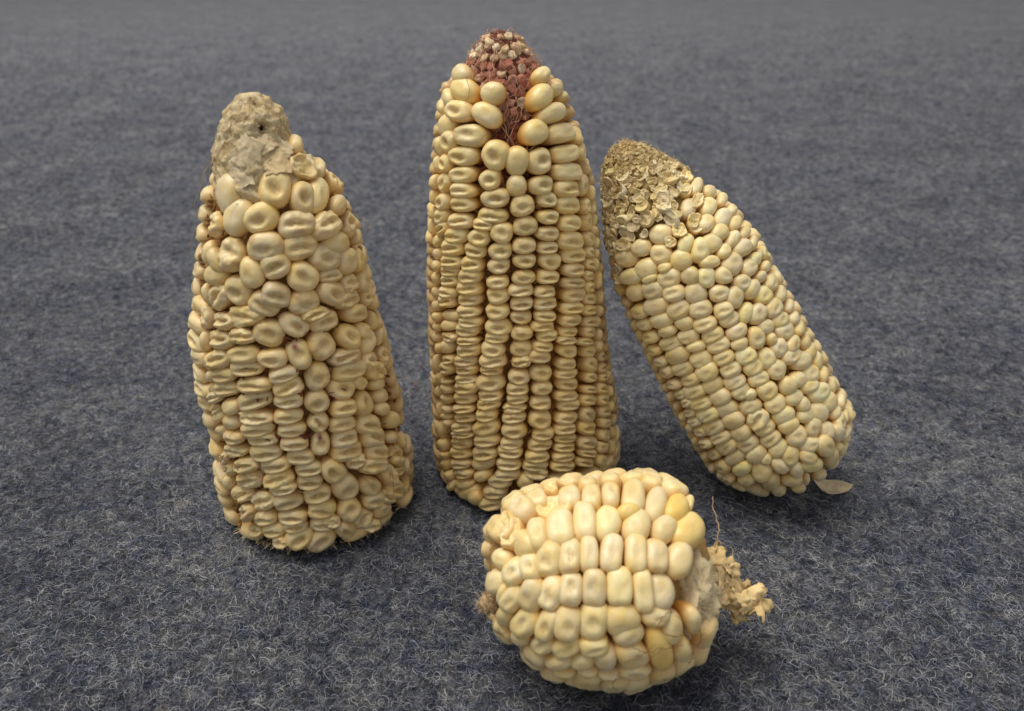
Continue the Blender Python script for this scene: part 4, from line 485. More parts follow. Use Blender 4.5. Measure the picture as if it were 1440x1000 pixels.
STRANDS_FRONT = [[(107, 31.0, 1), (110, 34.0, 1), (109, 38.5, 1), (112, 45.0, 1)], [(117, 28.5, 1), (113, 32.5, 1), (110, 34.5, 1), (107, 36.5, 1)], [(120, 34.5, 1), (114, 36.0, 1), (110, 38.0, 1), (108, 39.0, 1)], [(98, 37.0, 1), (92, 40.0, 1), (93, 41.5, 1)], [(94, 42.0, 1), (100, 44.5, 1), (107, 46.0, 1), (113, 46.0, 1)], [(102, 39.5, 0.8), (105, 42.0, 0.8), (106, 44.5, 0.8)], [(138, 27.5, 1), (129, 27.5, 1), (123, 28.5, 1)], [(115, 48.5, 1), (112, 49.5, 1), (105, 49.0, 1)], [(127, 47.0, 0.8), (122, 47.5, 0.8), (117, 47.5, 0.8)]]
PITS_LEFT = [(-58, 137.0), (-63, 143.5), (-92, 132.0), (-53, 129.5)]
FLAPS_LEFT = [(-90, 132.0, 8, 9, 0.8, (0.72, 0.6, 0.38)), (-58, 129.0, 8, 8, 1.0, (0.72, 0.57, 0.34)), (-65, 133.5, 7, 5, 1.2, (0.76, 0.62, 0.4)), (-103, 126.5, 7, 9, 0.8, (0.72, 0.6, 0.39)), (-39, 132.5, 5, 7, 1.0, (0.76, 0.62, 0.38))]
SCALES_RIGHT = [(-149, 125.5, 4.7), (-127, 122.0, 3.9), (-108, 118.0, 3.1), (-86, 114.5, 3.8), (-82, 117.0, 3.8), (-64, 118.5, 4.2), (-91, 111.5, 4.5), (-109, 115.0, 4.5), (-138, 116.0, 3.6), (-126, 114.0, 3.2), (-135, 113.0, 4.2), (-126, 110.5, 3.5), (-110, 111.0, 4.9), (-73, 114.0, 3.1), (-61, 114.0, 4.2), (-87, 108.5, 3.8), (-137, 129.5, 3.9), (-117, 126.0, 3.2), (-155, 120.5, 4.0), (-163, 116.5, 4.4), (-81, 125.5, 3.2), (-91, 107.5, 4.8), (-99, 112.0, 3.5), (-64, 123.0, 2.8), (-59, 121.0, 2.8), (-47, 118.5, 2.5), (-48, 117.0, 3.2), (-168, 112.0, 4.0), (-139, 110.5, 3.9), (-154, 111.0, 3.3)]
FRONT_TIP = (-0.00588, 0.16166, 0.02926)
FRONT_PITH = (0.04575, 0.16302, 0.03352)
FRONT_SHANK = [(0.05332, 0.1755, 0.02718), (0.05835, 0.17484, 0.02593), (0.06366, 0.17341, 0.02112), (0.0677, 0.17218, 0.0188), (0.07033, 0.1718, 0.01809)]
FRONT_SHREDS = [((0.05561, 0.17463, 0.03192), 9, 11, 2.0, 0.7), ((0.0577, 0.17465, 0.0277), 8, 12, 2.4, 0.8), ((0.06022, 0.17673, 0.02737), 8, 11, 2.6, 0.7), ((0.06038, 0.17164, 0.02631), 8, 12, 2.2, 0.8), ((0.06291, 0.1722, 0.0231), 7, 11, 2.6, 0.8), ((0.06568, 0.17313, 0.02058), 7, 10, 2.4, 0.7), ((0.06753, 0.16978, 0.0228), 7, 10, 3.0, 0.6), ((0.06992, 0.17051, 0.01992), 7, 9, 2.8, 0.6), ((0.05739, 0.1737, 0.02166), 9, 8, 1.6, 0.9), ((0.06157, 0.16903, 0.0214), 8, 8, 1.8, 0.8), ((0.06371, 0.16938, 0.0178), 5, 6, 1.8, 0.6), ((0.05537, 0.17911, 0.03183), 8, 6, 1.2, 0.8)]
FRONT_THREADS = [([(0.05715, 0.179, 0.03375), (0.05835, 0.18051, 0.03659), (0.0584, 0.1829, 0.03896), (0.05744, 0.18559, 0.0419), (0.05768, 0.18792, 0.04414)], 0.21), ([(0.06197, 0.17645, 0.02895), (0.06258, 0.17805, 0.03197), (0.06204, 0.17996, 0.03343)], 0.14), ([(0.05835, 0.17739, 0.03073), (0.05996, 0.17834, 0.03251), (0.06037, 0.179, 0.03375)], 0.15)]
LINT = (-0.04425, 0.32592, 0.0)
FLAKE = (0.12029, 0.24883, 0.0032)

# ------------------------------------------------------------------ kernel shapes
STYLE = {  # plan exponent, crown exponent, crown height, dent (depth, sx, sy), roughness of shape, wobble
    "R": (2.15, 2.1, .62, (.04, .4, .3), .022, .05),
    "D": (2.4, 2.45, .58, (.30, .40, .30), .034, .07),
    "P": (2.4, 2.45, .58, (.30, .40, .31), .030, .06),
    "S": (2.5, 2.45, .60, (.34, .58, .22), .042, .06),
    "E": (2.3, 2.25, .60, (.12, .36, .27), .030, .06),
    "G": (2.9, 2.5, .62, (.15, .34, .27), .028, .05),
    "T": (2.3, 2.25, .60, (.13, .50, .24), .030, .05),
    "W": (2.4, 2.45, .56, (.30, .62, .24), .095, .09),
    "B": (3.3, 2.7, .60, (.09, .40, .30), .025, .05),
    "F": (2.3, 2.2, .60, (.06, .30, .30), .030, .06),
    "V": (2.2, 2.2, .34, (.26, .55, .50), .120, .12),
    "Y": (2.2, 2.15, .62, (.03, .3, .3), .020, .06),
}


def kernel_geometry(style, seed, nu=28, ncap=11, nside=4, flank=1.25, narrow=.62):
    rng = random.Random(seed)
    n, m, cap, (dd, sx, sy), rough, wob = STYLE[style]
    dd *= rng.uniform(.65, 1.3)
    x0, y0 = rng.uniform(-.14, .14), rng.uniform(-.16, .10)
    ph = [rng.uniform(0, 6.28) for _ in range(5)]
    o = Vector((rng.uniform(0, 50), rng.uniform(0, 50), rng.uniform(0, 50)))
    skew = (rng.uniform(-.10, .10), rng.uniform(-.12, .06))
    rings = []
    for i in range(1, ncap + 1):
        f = (i / ncap) ** .85 * math.pi / 2
        rings.append((math.sin(f) ** (2 / m), cap * (max(math.cos(f), 0) ** (2 / m)) - cap, 0.0))
    for i in range(1, nside + 1):
        q = i / nside
        rings.append((1 - (1 - narrow) * q ** 1.4 + .03 * math.sin(q * 3.1), -cap - flank * q, q))
    V, T = [], []

    def point(u, rho, z, q):
        cu, su = math.cos(u), math.sin(u)
        k = (abs(cu) ** n + abs(su) ** n) ** (-1 / n)
        k *= 1 + wob * (.6 * math.cos(2 * u + ph[0]) + .5 * math.cos(3 * u + ph[1]) + .5 * math.cos(u + ph[2]))
        x, y = rho * k * cu, rho * k * su
        crown = 1 - min(1, q * 3)
        wig = .10 * math.sin(3.1 * x + ph[3])
        g = math.exp(-(((x - x0) / sx) ** 2 + ((y - y0 + wig) / sy) ** 2) ** 1.35)
        if style == "V":
            z += crown * (-dd * max(0, 1 - rho * rho) ** .7 + .10 * math.exp(-((rho - .85) / .15) ** 2))
        else:
            z -= dd * g * crown
        # lips of the dent
        if style in "SDPWTEG":
            z += crown * dd * .28 * math.exp(-((x - x0) / (sx * 1.5)) ** 2 - ((y - y0 + sy * 1.9) / (sy * 1.1)) ** 2)
        z += crown * (skew[0] * x + skew[1] * y) * (1 - .4 * rho)
        p = Vector((x * 1.3, y * 1.3, z)) + o
        d = rough * (noise.noise(p * 1.5) + .6 * noise.noise(p * 3.4))
        if style in "SDPW":
            d += rough * .30 * (ridge(p * 3.3 + Vector((3, 7, 1))) - .5) * crown
        if style in "WV":
            d += rough * .9 * (ridge(p * 1.7) - .5) * (1 - .5 * q)
        z += d * crown
        x *= 1 + d * (.8 + q)
        y *= 1 + d * (.8 + q)
        dent = min(1, g * (1.25 if style in "SDPW" else .62 if style in "TEG" else .35)) * crown
        mark = 0.0
        if style == "P":
            a = math.hypot(x + .22, (y - .60) * 1.1)
            mark = max(0.0, min(1.0, 1.4 - a / .26)) * .95
        if style in "WSD" and seed % 3 == 0:      # thin reddish streaks on the skin of some kernels
            mark = .30 * max(0.0, min(1.0, (noise.noise(Vector((u * 2.2, rho * .8, seed))) - .22) * 5)) * (rho > .55)
        side = min(1, max(0, (rho - .72) / .28) * .35 * crown + q * 2.0 * (q > 0) + (0.35 if q > 0 else 0))
        return (x * .5, y * .5, z * .62), (dent, min(side, 1), mark)

    v, c = point(0, 0.0, 0.0, 0)
    V.append(v); T.append(c)
    for rho, z, q in rings:
        for j in range(nu):
            v, c = point(2 * math.pi * j / nu, rho, z, q)
            V.append(v); T.append(c)
    F = [(0, 1 + j, 1 + (j + 1) % nu) for j in range(nu)]
    for i in range(len(rings) - 1):
        a, b = 1 + i * nu, 1 + (i + 1) * nu
        F += [(a + j, b + j, b + (j + 1) % nu, a + (j + 1) % nu) for j in range(nu)]
    return V, F, T


KERNEL_MESH = {}


def kernel_mesh(style, k, deep=False):
    key = (style, k, deep)
    if key not in KERNEL_MESH:
        V, F, T = kernel_geometry(style, hash_seed(style, k), flank=1.1 if deep else 1.35, narrow=.74 if deep else .62)
        KERNEL_MESH[key] = mesh("kernel", V, F, M_KERNEL, T)
    return KERNEL_MESH[key]


def hash_seed(style, k):
    return ord(style) * 131 + k * 17


class Cob:
    """Cob co-ordinates: angle round the axis in degrees, millimetres along it, lift in millimetres."""

    def __init__(self, frame, profile, label):
        base, a, sd = (Vector(v) for v in frame)
        a.normalize()
        sd = (sd - a * sd.dot(a)).normalized()
        w = a.cross(sd)
        self.P = np.array(profile)
        self.root = bpy.data.objects.new("corn_cob", None)
        self.root.empty_display_size = .02
        COL.objects.link(self.root)
        self.root.matrix_world = Matrix.Translation(base) @ Matrix((sd, w, a)).transposed().to_4x4()
        self.root["label"], self.root["category"], self.root["group"] = label, "corn cob", "dried corn cobs on the carpet"

    def re(self, s):
        return float(np.interp(s, self.P[:, 0], self.P[:, 1])), float(np.interp(s, self.P[:, 0], self.P[:, 2]))

    def at(self, deg, s, lift=0.0):
        r, e = self.re(s)
        r += lift
        return Vector((e + r * math.cos(R(deg)), r * math.sin(R(deg)), s)) / 1000

    def frame(self, deg, s):
        h = .6
        t1 = Vector((-math.sin(R(deg)), math.cos(R(deg)), 0))
        t2 = (self.at(deg, s + h) - self.at(deg, s - h)).normalized()
        n = t1.cross(t2).normalized()
        return t1, n.cross(t1), n

    def place(self, o, deg, s, lift, sx, sy, sz, twist=0.0, tip=0.0, lean=0.0):
        t1, t2, n = self.frame(deg, s)
        m = Matrix((t1, t2, n)).transposed().to_4x4() @ Matrix.Rotation(R(twist), 4, "Z") @ Matrix.Rotation(R(tip), 4, "X") @ Matrix.Rotation(R(lean), 4, "Y")
        m = Matrix.Translation(self.at(deg, s, lift)) @ m @ Matrix.Diagonal((sx / 1000, sy / 1000, sz / 1000, 1))
        if o is not None:
            o.matrix_local = m
        return m

    def kernels(self, table, color, seed, depth, grow=1.04, limit=300, deep=False, shade=None, lift=.25, tilt=5, jit=.3):
        rng = random.Random(seed)
        HV, HF, HT = [], [], []
        count = 0
        for rec in table.replace("\n", "").split(";"):
            f = rec.split()
            if not f:
                continue
            deg, s, w, l, tw = (float(v) for v in f[:5])
            style, hidden = f[5][0], f[5].endswith("h")
            g = grow * rng.uniform(.98, 1.03)
            sz = depth * (.55 + .45 * min(w, l) / 8.0)
            c = jitter(color, rng)
            if shade:
                c = shade(c, deg, s, style, rng)
            if style == "Y":
                c = (c[0] * 1.0, c[1] * .92, c[2] * .62)
            if style == "V":
                c = (c[0] * 1.0, c[1] * .96, c[2] * .88)
            tip, lean = rng.uniform(-tilt, tilt), rng.uniform(-tilt, tilt)
            lf = lift + rng.uniform(-jit * 1.2, jit * .8)
            if hidden or count >= limit:
                V, F, T = kernel_geometry(style, rng.randint(0, 9), 12, 4, 2)
                m = self.place(None, deg, s, lf, w * g, l * g, sz, tw, tip, lean)
                o = len(HV)
                HV += [m @ Vector(v) for v in V]
                HF += [tuple(i + o for i in q) for q in F]
                HT += T
                continue
            count += 1
            o = obj("kernel", kernel_mesh(style, rng.randint(0, 6), deep), self.root, color=c)
            if style == "P":
                o["label"] = "cream kernel marked with a dark red spot"
            elif style == "V":
                o["label"] = "withered kernel with a collapsed papery skin"
            elif style == "Y":
                o["label"] = "plump yellow kernel"
            elif style == "F":
                o["label"] = "smooth kernel with a round pale scar"
            self.place(o, deg, s, lf, w * g, l * g, sz, tw, tip, lean)
        if HV:
            obj("kernel", mesh("far_side_kernels", HV, HF, M_KERNEL, HT), self.root, color=color, kind="stuff")

    def lathe(self, name, s0, s1, radius, mat, nu=72, ns=70, rough=(.6, 250), extra=None, tint=False, label=None, color=None, seed=3.0):
        """Closed lumpy body of revolution; radius(s, deg) and extra(deg, s) in mm."""
        V, F = [], []
        for i in range(ns + 1):
            s = s0 + (s1 - s0) * i / ns
            _, e = self.re(s)
            for j in range(nu):
                deg = 360 * j / nu - 180
                r = radius(s, deg)
                p = Vector((math.cos(R(deg)) * r, math.sin(R(deg)) * r, s)) * .001 * rough[1] + Vector((seed, seed * 2, 0))
                k = rough[0] * (noise.noise(p) + .5 * noise.noise(p * 2.1) + .35 * noise.noise(p * 4.3)) * min(1, r / 3)
                dr, ds = extra(deg, s) if extra else (0, 0)
                dr *= min(1, (r / 6.5) ** 1.5)
                r = max(.05, r + k + dr)
                V.append(Vector((e + r * math.cos(R(deg)), r * math.sin(R(deg)), s + ds + k * .5)) / 1000)
        for i in range(ns):
            for j in range(nu):
                a, b = i * nu, (i + 1) * nu
                F.append((a + j, a + (j + 1) % nu, b + (j + 1) % nu, b + j))
        F.append(tuple(reversed(range(nu))))
        F.append(tuple(ns * nu + j for j in range(nu)))
        return obj(name, mesh(name, V, F, mat), self.root, label, color)

    def strand(self, pts, rad, color, name="silk_strand", kink=.25, seed=1, n=26, label=None):
        """Thread through (deg, s, lift) points."""
        P = [self.at(*p) for p in pts]
        me = tube(P, rad, M_SILK, n, kink, seed)
        return obj(name, me, self.root, label, color)


def spline(P, n):
    P = [Vector(p) for p in P]
    P = [P[0] * 2 - P[1]] + P + [P[-1] * 2 - P[-2]]
    out = []
    for i in range(n + 1):
        u = i / n * (len(P) - 3)
        k = min(int(u), len(P) - 4)
        t = u - k
        a, b, c, d = P[k:k + 4]
        out.append(.5 * ((2 * b) + (c - a) * t + (2 * a - 5 * b + 4 * c - d) * t * t + (3 * b - 3 * c + d - a) * t ** 3))
    return out


def tube_geo(P, rad, n, kink, seed, sides=5):
    Q = spline(P, n)
    L = sum((b - a).length for a, b in zip(Q, Q[1:]))
    V, F = [], []
    for i, p in enumerate(Q):
        d = (Q[min(i + 1, n)] - Q[max(i - 1, 0)]).normalized()
        a = d.orthogonal().normalized()
        b = d.cross(a)
        w = Vector((noise.noise(Vector((i * .35, seed, 0))), noise.noise(Vector((i * .35, seed, 9))), noise.noise(Vector((i * .35, seed, 19))))) * kink / 1000
        r = rad / 1000 * (1 - .5 * (i / n) ** 3)
        V += [p + w + (a * math.cos(6.2832 * k / sides) + b * math.sin(6.2832 * k / sides)) * r for k in range(sides)]
    for i in range(n):
        for k in range(sides):
            F.append((i * sides + k, i * sides + (k + 1) % sides, (i + 1) * sides + (k + 1) % sides, (i + 1) * sides + k))
    return V, F


def tube(P, rad, mat, n=26, kink=.25, seed=1):
    V, F = tube_geo(P, rad, n, kink, seed)
    return mesh("strand", V, F, mat)


# ------------------------------------------------------------------ carpet
def carpet_colour(t, co):
    """Patchy felt: grey wool with navy, near-black and a little beige."""
    big = mathn(t, "ADD", mathn(t, "MULTIPLY", noise_tex(t, co, 85, 3, .6), .6), mathn(t, "MULTIPLY", noise_tex(t, co, 17, 3, .6), .4))
    mid = noise_tex(t, co, 250, 3, .6)
    c = ramp(t, mathn(t, "ADD", mathn(t, "MULTIPLY", big, .45), mathn(t, "MULTIPLY", mid, .55)),
             [(.37, (.029, .040, .092)), (.45, (.070, .082, .128)), (.54, (.136, .144, .173)), (.65, (.242, .244, .246))])
    beige = noise_tex(t, co, 130, 2, .5)
    c = mix(t, ramp(t, beige, [(.68, 0.0), (.78, .5)]), c, (.30, .26, .17))
    cloud = mathn(t, "ADD", mathn(t, "MULTIPLY", noise_tex(t, co, 30, 2, .5), .55), mathn(t, "MULTIPLY", noise_tex(t, co, 11, 2, .5), .45))
    return mix(t, 1.0, c, ramp(t, cloud, [(.36, (.72, .73, .80)), (.5, (1.0, 1.0, 1.02)), (.64, (1.30, 1.28, 1.24))]), "MULTIPLY")


def carpet_material():
    m, t, b = nodes("felt_base")
    tc = N(t, "ShaderNodeTexCoord")
    co = tc.outputs["Object"]
    c = carpet_colour(t, co)
    fine = noise_tex(t, co, 1500, 4, .7, 1.5)
    c = mix(t, 1.0, c, ramp(t, fine, [(.35, .18), (.5, 1.05), (.66, 2.3)]), "MULTIPLY")
    t.links.new(c, b.inputs["Base Color"])
    b.inputs["Roughness"].default_value = .95
    b.inputs["Specular IOR Level"].default_value = .05
    b.inputs["Sheen Weight"].default_value = .35
    b.inputs["Sheen Roughness"].default_value = .6
    bump(t, b, mathn(t, "ADD", fine, noise_tex(t, co, 420, 4, .7)), .9, .0016)
    return m


def fibre_material():
    m, t, b = nodes("felt_fibre")
    g = N(t, "ShaderNodeNewGeometry")
    h = N(t, "ShaderNodeHairInfo")
    c = carpet_colour(t, g.outputs["Position"])
    k = ramp(t, h.outputs["Random"], [(0, .17), (.36, .60), (.66, 1.40), (.88, 2.7), (1.0, 4.2)])
    c = mix(t, 1.0, c, k, "MULTIPLY")
    c = mix(t, ramp(t, h.outputs["Random"], [(.6, 0.0), (1.0, .45)]), c, (.46, .45, .40))
    t.links.new(c, b.inputs["Base Color"])
    b.inputs["Roughness"].default_value = .7
    b.inputs["Specular IOR Level"].default_value = .2
    return m


def build_carpet():
    nx, ny = 160, 160
    xs = np.sign(np.linspace(-1, 1, nx + 1)) * np.abs(np.linspace(-1, 1, nx + 1)) ** 2.2 * 6
    ys = np.linspace(0, 1, ny + 1) ** 2.4 * 9 - .6
    V = [(x, y, .0005 * noise.noise(Vector((x * 90, y * 90, 0))) - .0012) for y in ys for x in xs]
    F = [(j * (nx + 1) + i, j * (nx + 1) + i + 1, (j + 1) * (nx + 1) + i + 1, (j + 1) * (nx + 1) + i) for j in range(ny) for i in range(nx)]
    o = obj("carpet", mesh("carpet", V, F, carpet_material()), kind="structure", label="grey and navy felt carpet under the cobs")
    rs = np.random.RandomState(5)
    n = FIBRES
    y = .04 + 2.35 * rs.beta(1.0, 4.4, n)     # thick near the cobs, thinning out far behind them
    u = rs.rand(n) * 2 - 1
    tail = rs.rand(n) < .26
    u = np.where(tail, np.sign(u) * (1 + rs.exponential(.34, n)), u)
    x = u * (.15 + .69 * y)
    k = 10
    L = rs.uniform(.0026, .0062, n) * np.clip(1 + (y - .5) * .8, 1, 2)
    curv = (rs.normal(0, 1, n) * 480 + np.sign(rs.rand(n) - .5) * 230) / np.clip(1 + (y - .5) * .8, 1, 2)
    hd = rs.rand(n) * 6.283
    amp = rs.uniform(.0001, .0008, n) * (1 + .8 * (rs.rand(n) > .93))
    z0 = rs.uniform(-.0012, .0003, n)
    P = np.zeros((n, k, 3))
    P[:, 0, 0], P[:, 0, 1] = x, y
    dk = rs.normal(0, 130, n)
    for i in range(1, k):
        hd = hd + (curv + dk * (i - k / 2)) * L / k
        P[:, i, 0] = P[:, i - 1, 0] + np.cos(hd) * L / k
        P[:, i, 1] = P[:, i - 1, 1] + np.sin(hd) * L / k
    tt = np.linspace(0, 1, k)[None, :]
    P[:, :, 2] = z0[:, None] + amp[:, None] * np.sin(np.pi * (tt * rs.uniform(.8, 1.5, n)[:, None]))
    rad = (rs.uniform(.000036, .000082, n)[:, None] * np.ones((1, k)) * np.clip(1 + (y[:, None] - .3) * 1.3, 1, 3.4))
    hc = bpy.data.hair_curves.new("carpet_fibres")
    hc.add_curves([k] * n)
    hc.points.foreach_set("position", P.astype(np.float32).ravel())
    ra = hc.attributes.get("radius") or hc.attributes.new("radius", "FLOAT", "POINT")
    ra.data.foreach_set("value", rad.astype(np.float32).ravel())
    hc.materials.append(fibre_material())
    obj("carpet_fibres", hc, kind="stuff", label="curly grey and navy wool fibres on the felt carpet")


FIBRES = 820000
build_carpet()

def crumpled(w, h, seed, curl, amp, nu=22, nv=16, mat=None):
    """A torn, curled scrap of dry husk with thickness, in mm round its own middle."""
    V, F = [], []
    o = Vector((seed * 7.3, seed * 1.9, 0))
    for side in (0, 1):
        for j in range(nv + 1):
            for i in range(nu + 1):
                u, v = i / nu - .5, j / nv - .5
                a = u * curl
                rr = w / max(curl, .2)
                edge = 1 + .22 * noise.noise(Vector((u * 5, v * 7, seed)))
                x, z = rr * math.sin(a), rr * (1 - math.cos(a))
                p = Vector((u * w, v * h, 0)) * .28 + o
                d = amp * (noise.noise(p) + .8 * ridge(p * 1.6) - .5 + .35 * noise.noise(p * 3.7))
                d2 = amp * noise.noise(p * 1.3 + Vector((9, 0, 4)))
                V.append(Vector((x * edge + d2, v * h * edge + d2 * .6, z + d - side * .16)) / 1000)
    m = (nu + 1) * (nv + 1)
    for j in range(nv):
        for i in range(nu):
            a = j * (nu + 1) + i
            F.append((a, a + 1, a + nu + 2, a + nu + 1))
            F.append((m + a + nu + 1, m + a + nu + 2, m + a + 1, m + a))
    rim = [i for i in range(nu + 1)] + [(j + 1) * (nu + 1) + nu for j in range(nv)] + [nv * (nu + 1) + i for i in reversed(range(nu))] + [j * (nu + 1) for j in reversed(range(1, nv))]
    for a, b in zip(rim, rim[1:] + rim[:1]):
        F.append((b, a, a + m, b + m))
    return mesh("husk_shred", V, F, mat or M_HUSK)


def chaff_between(c, s0, s1, n, lift, cols, seed, span=(-190, 10)):
    """Papery glume scraps that line the furrows between the kernels."""
    rng = random.Random(seed)
    V, F = [], []
    for k in range(n):
        deg, s = rng.uniform(*span), rng.uniform(s0, s1)
        p = c.at(deg, s, rng.uniform(*lift))
        t1, t2, nn = c.frame(deg, s)
        a = (t1 * rng.uniform(-1, 1) + t2 * rng.uniform(-1, 1)).normalized() * rng.uniform(.0007, .0016)
        b = (nn * rng.uniform(.4, 1.2) + a.normalized().cross(nn) * rng.uniform(-.8, .8)).normalized() * rng.uniform(.0006, .0013)
        o = len(V)
        V += [p - a, p + a, p + a * .8 + b, p + b * 1.35, p - a * .8 + b]
        m = nn * .0001 + a.cross(b).normalized() * .00012
        V += [v + m for v in V[o:o + 5]]
        F += [(o, o + 1, o + 2, o + 3, o + 4), (o + 9, o + 8, o + 7, o + 6, o + 5)] + [(o + i, o + 5 + i, o + 5 + (i + 1) % 5, o + (i + 1) % 5) for i in range(5)]
    obj("chaff", mesh("chaff", V, F, M_SCALE), c.root, color=cols, kind="stuff")


# ------------------------------------------------------------------ left cob
def build_left():
    c = Cob(FRAME_LEFT, PROFILE_LEFT, "stout upright cob of big dented kernels with a bare whitish tip, left of the tallest")

    def shade(col, deg, s, style, rng):
        return jitter(col, rng, .07, .06)
    c.kernels(KERNELS_LEFT, (.82, .685, .42), 11, 9.0, grow=.94, shade=shade, tilt=9, jit=.55)
    c.lathe("cob_core", .5, 118, lambda s, d: max(1, c.re(s)[0] - 4.6), M_CORE, ns=40, rough=(.5, 300))
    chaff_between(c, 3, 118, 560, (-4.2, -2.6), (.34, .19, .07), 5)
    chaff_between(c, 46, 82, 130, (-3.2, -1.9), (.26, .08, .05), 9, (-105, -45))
    # bare, papery tip with a worm hole
    pits = [(d, s, w, p) for (d, s), w, p in zip(PITS_LEFT, (1.5, 1.4, 2.8, 2.4), (5.2, 2.2, 1.6, 1.3))]

    def extra(deg, s):
        r = c.re(s)[0]
        dr = 0
        for d0, s0, w, dep in pits:
            q = (math.radians((deg - d0 + 180) % 360 - 180) * r) ** 2 + (s - s0) ** 2
            dr -= dep * math.exp(-q / w ** 2)
        # thick torn lip that runs round under the hole
        q = s - (124.0 + 4.0 * math.sin(math.radians(deg * 2 + 60)))
        dr += 1.5 * math.exp(-(q / 1.6) ** 2) * (1 if -130 < deg < -20 else .3)
        p = Vector((deg * .06, s * .16, 3))
        dr += .7 * (ridge(p) - .6) + .3 * (ridge(p * 2.7) - .6)
        return dr, 0
    mt, t, b = nodes("papery_tip")
    tc = N(t, "ShaderNodeTexCoord")
    co = tc.outputs["Object"]
    n1, n2 = noise_tex(t, co, 170, 4, .6, .8), noise_tex(t, co, 900, 4, .7)
    col = ramp(t, n1, [(.28, (.50, .43, .28)), (.42, (.78, .68, .46)), (.55, (.78, .62, .36)), (.70, (.64, .46, .22))])
    col = mix(t, ramp(t, n2, [(.35, 0.0), (.72, .75)]), col, (.36, .25, .12))
    t.links.new(col, b.inputs["Base Color"])
    b.inputs["Roughness"].default_value = .85
    b.inputs["Specular IOR Level"].default_value = .2
    bump(t, b, mathn(t, "ADD", n2, noise_tex(t, co, 2600, 3, .7)), .6, .0005)

    def rad(s, deg):
        r = c.re(s)[0]
        if s < 129:
            r -= (129 - s) * .36 + 0.2
        q = (deg - 5 + 180) % 360 - 180
        if s < 138:
            r -= 3.4 * math.exp(-(q / 52) ** 2) * min(1, (138 - s) / 6)
        if s > 139.5:
            r = min(r, 8.6 * math.sqrt(max(0.003, 1 - ((s - 138) / 8.2) ** 2)))
        return max(r, .3)
    c.lathe("bare_tip", 102, 146.15, rad, mt, nu=140, ns=120, rough=(.7, 420), extra=extra, label="bare whitish papery tip with a dark hole")
    rng = random.Random(8)
    # dark brown fibre plugs added to paint the shade deep in both holes
    for (deg, s), w, lift in zip(PITS_LEFT[:2], (1.35, 1.0), (-4.6, -2.6)):
        V, F = [], []
        for k in range(60):
            p = c.at(deg, s, lift - (c.re(s)[0] - rad(s, deg)))
            d = Vector((rng.gauss(0, 1), rng.gauss(0, 1), rng.gauss(0, 1))).normalized() * w / 1000
            e = Vector((rng.gauss(0, 1), rng.gauss(0, 1), rng.gauss(0, 1))) * .0004
            v, f = tube_geo([p - d, p + e, p + d], .28, 4, .2, k, 4)
            F += [tuple(i + len(V) for i in q) for q in f]
            V += v
        obj("hole_shade_plug", mesh("hole_shade_plug", V, F, M_SILK), c.root, color=(.10, .055, .03), label="dark brown plug painting the shade in a hole of the bare tip")
    # short fibres felted over the tip
    V, F = [], []
    for k in range(900):
        s = rng.uniform(118, 145.5)
        deg = rng.uniform(-200, 20)
        t1, t2, nn = c.frame(deg, s)
        p = c.at(deg, s, rad(s, deg) - c.re(s)[0] + rng.uniform(-.2, .5))
        d = (t1 * rng.uniform(-1, 1) + t2 * rng.uniform(-1, 1) + nn * rng.uniform(-.1, .35)) * .0022
        e = (t1 * rng.uniform(-1, 1) + t2 * rng.uniform(-1, 1)) * .0012
        v, f = tube_geo([p - d * .5, p + e * .5, p + d * .5 + e * .3], rng.uniform(.04, .10), 5, .3, k, 3)
        F += [tuple(i + len(V) for i in q) for q in f]
        V += v
    obj("tip_fibres", mesh("tip_fibres", V, F, M_SILK), c.root, color=(.74, .62, .42), kind="stuff")
    # torn papery flaps wrapped round the tip
    for k, (d, s, w, h, curl, col) in enumerate(FLAPS_LEFT):
        o = obj("papery_flap", crumpled(w, h, k + 40, curl, .35, mat=M_FLAP), c.root, color=jitter(col, rng, .08, .05))
        c.place(o, d, s, rad(s, d) - c.re(s)[0] + .05, 1000, 1000, -1000, rng.uniform(-40, 40), rng.uniform(-12, 12), 0)
    # frayed pale rim of the cut base
    V, F = [], []
    for k in range(420):
        deg, s = rng.uniform(-180, 180), rng.uniform(.3, 4.5)
        p = c.at(deg, s, -2.2)
        d = Vector((math.cos(R(deg)), math.sin(R(deg)), rng.uniform(-.5, .3))).normalized() * rng.uniform(.001, .0024)
        d2 = Vector((rng.uniform(-1, 1), rng.uniform(-1, 1), rng.uniform(-.6, .6))) * .0007
        v, f = tube_geo([p, p + d * .5 + d2, p + d + d2 * 2], rng.uniform(.12, .3), 4, .15, k, 4)
        F += [tuple(i + len(V) for i in q) for q in f]
        V += v
    obj("frayed_base", mesh("frayed_base", V, F, M_PITH), c.root, color=(.62, .50, .30), kind="stuff")
    brown, tan = (.30, .17, .08), (.50, .36, .20)
    for pts in STRANDS_LEFT:
        c.strand(pts, rng.uniform(.08, .14), rng.choice((brown, tan)), seed=rng.random() * 50)
    for k in range(10):     # wispy ends at the shoulder
        d, s = rng.uniform(-30, 10), rng.uniform(98, 134)
        c.strand([(d, s, 0), (d + rng.uniform(-6, 6), s + rng.uniform(-2, 3), 2.0), (d + rng.uniform(-14, 14), s + rng.uniform(-4, 5), rng.uniform(1.5, 3.6))], .055, tan, seed=k, n=14, kink=.5)
    for k in range(7):
        d, s = rng.uniform(-190, -150), rng.uniform(106, 132)
        c.strand([(d, s, 0), (d + 5, s - 4, 1.2), (d + rng.uniform(-9, 9), s - 9, rng.uniform(.6, 1.8))], .06, tan, seed=k + 30, n=14, kink=.4)


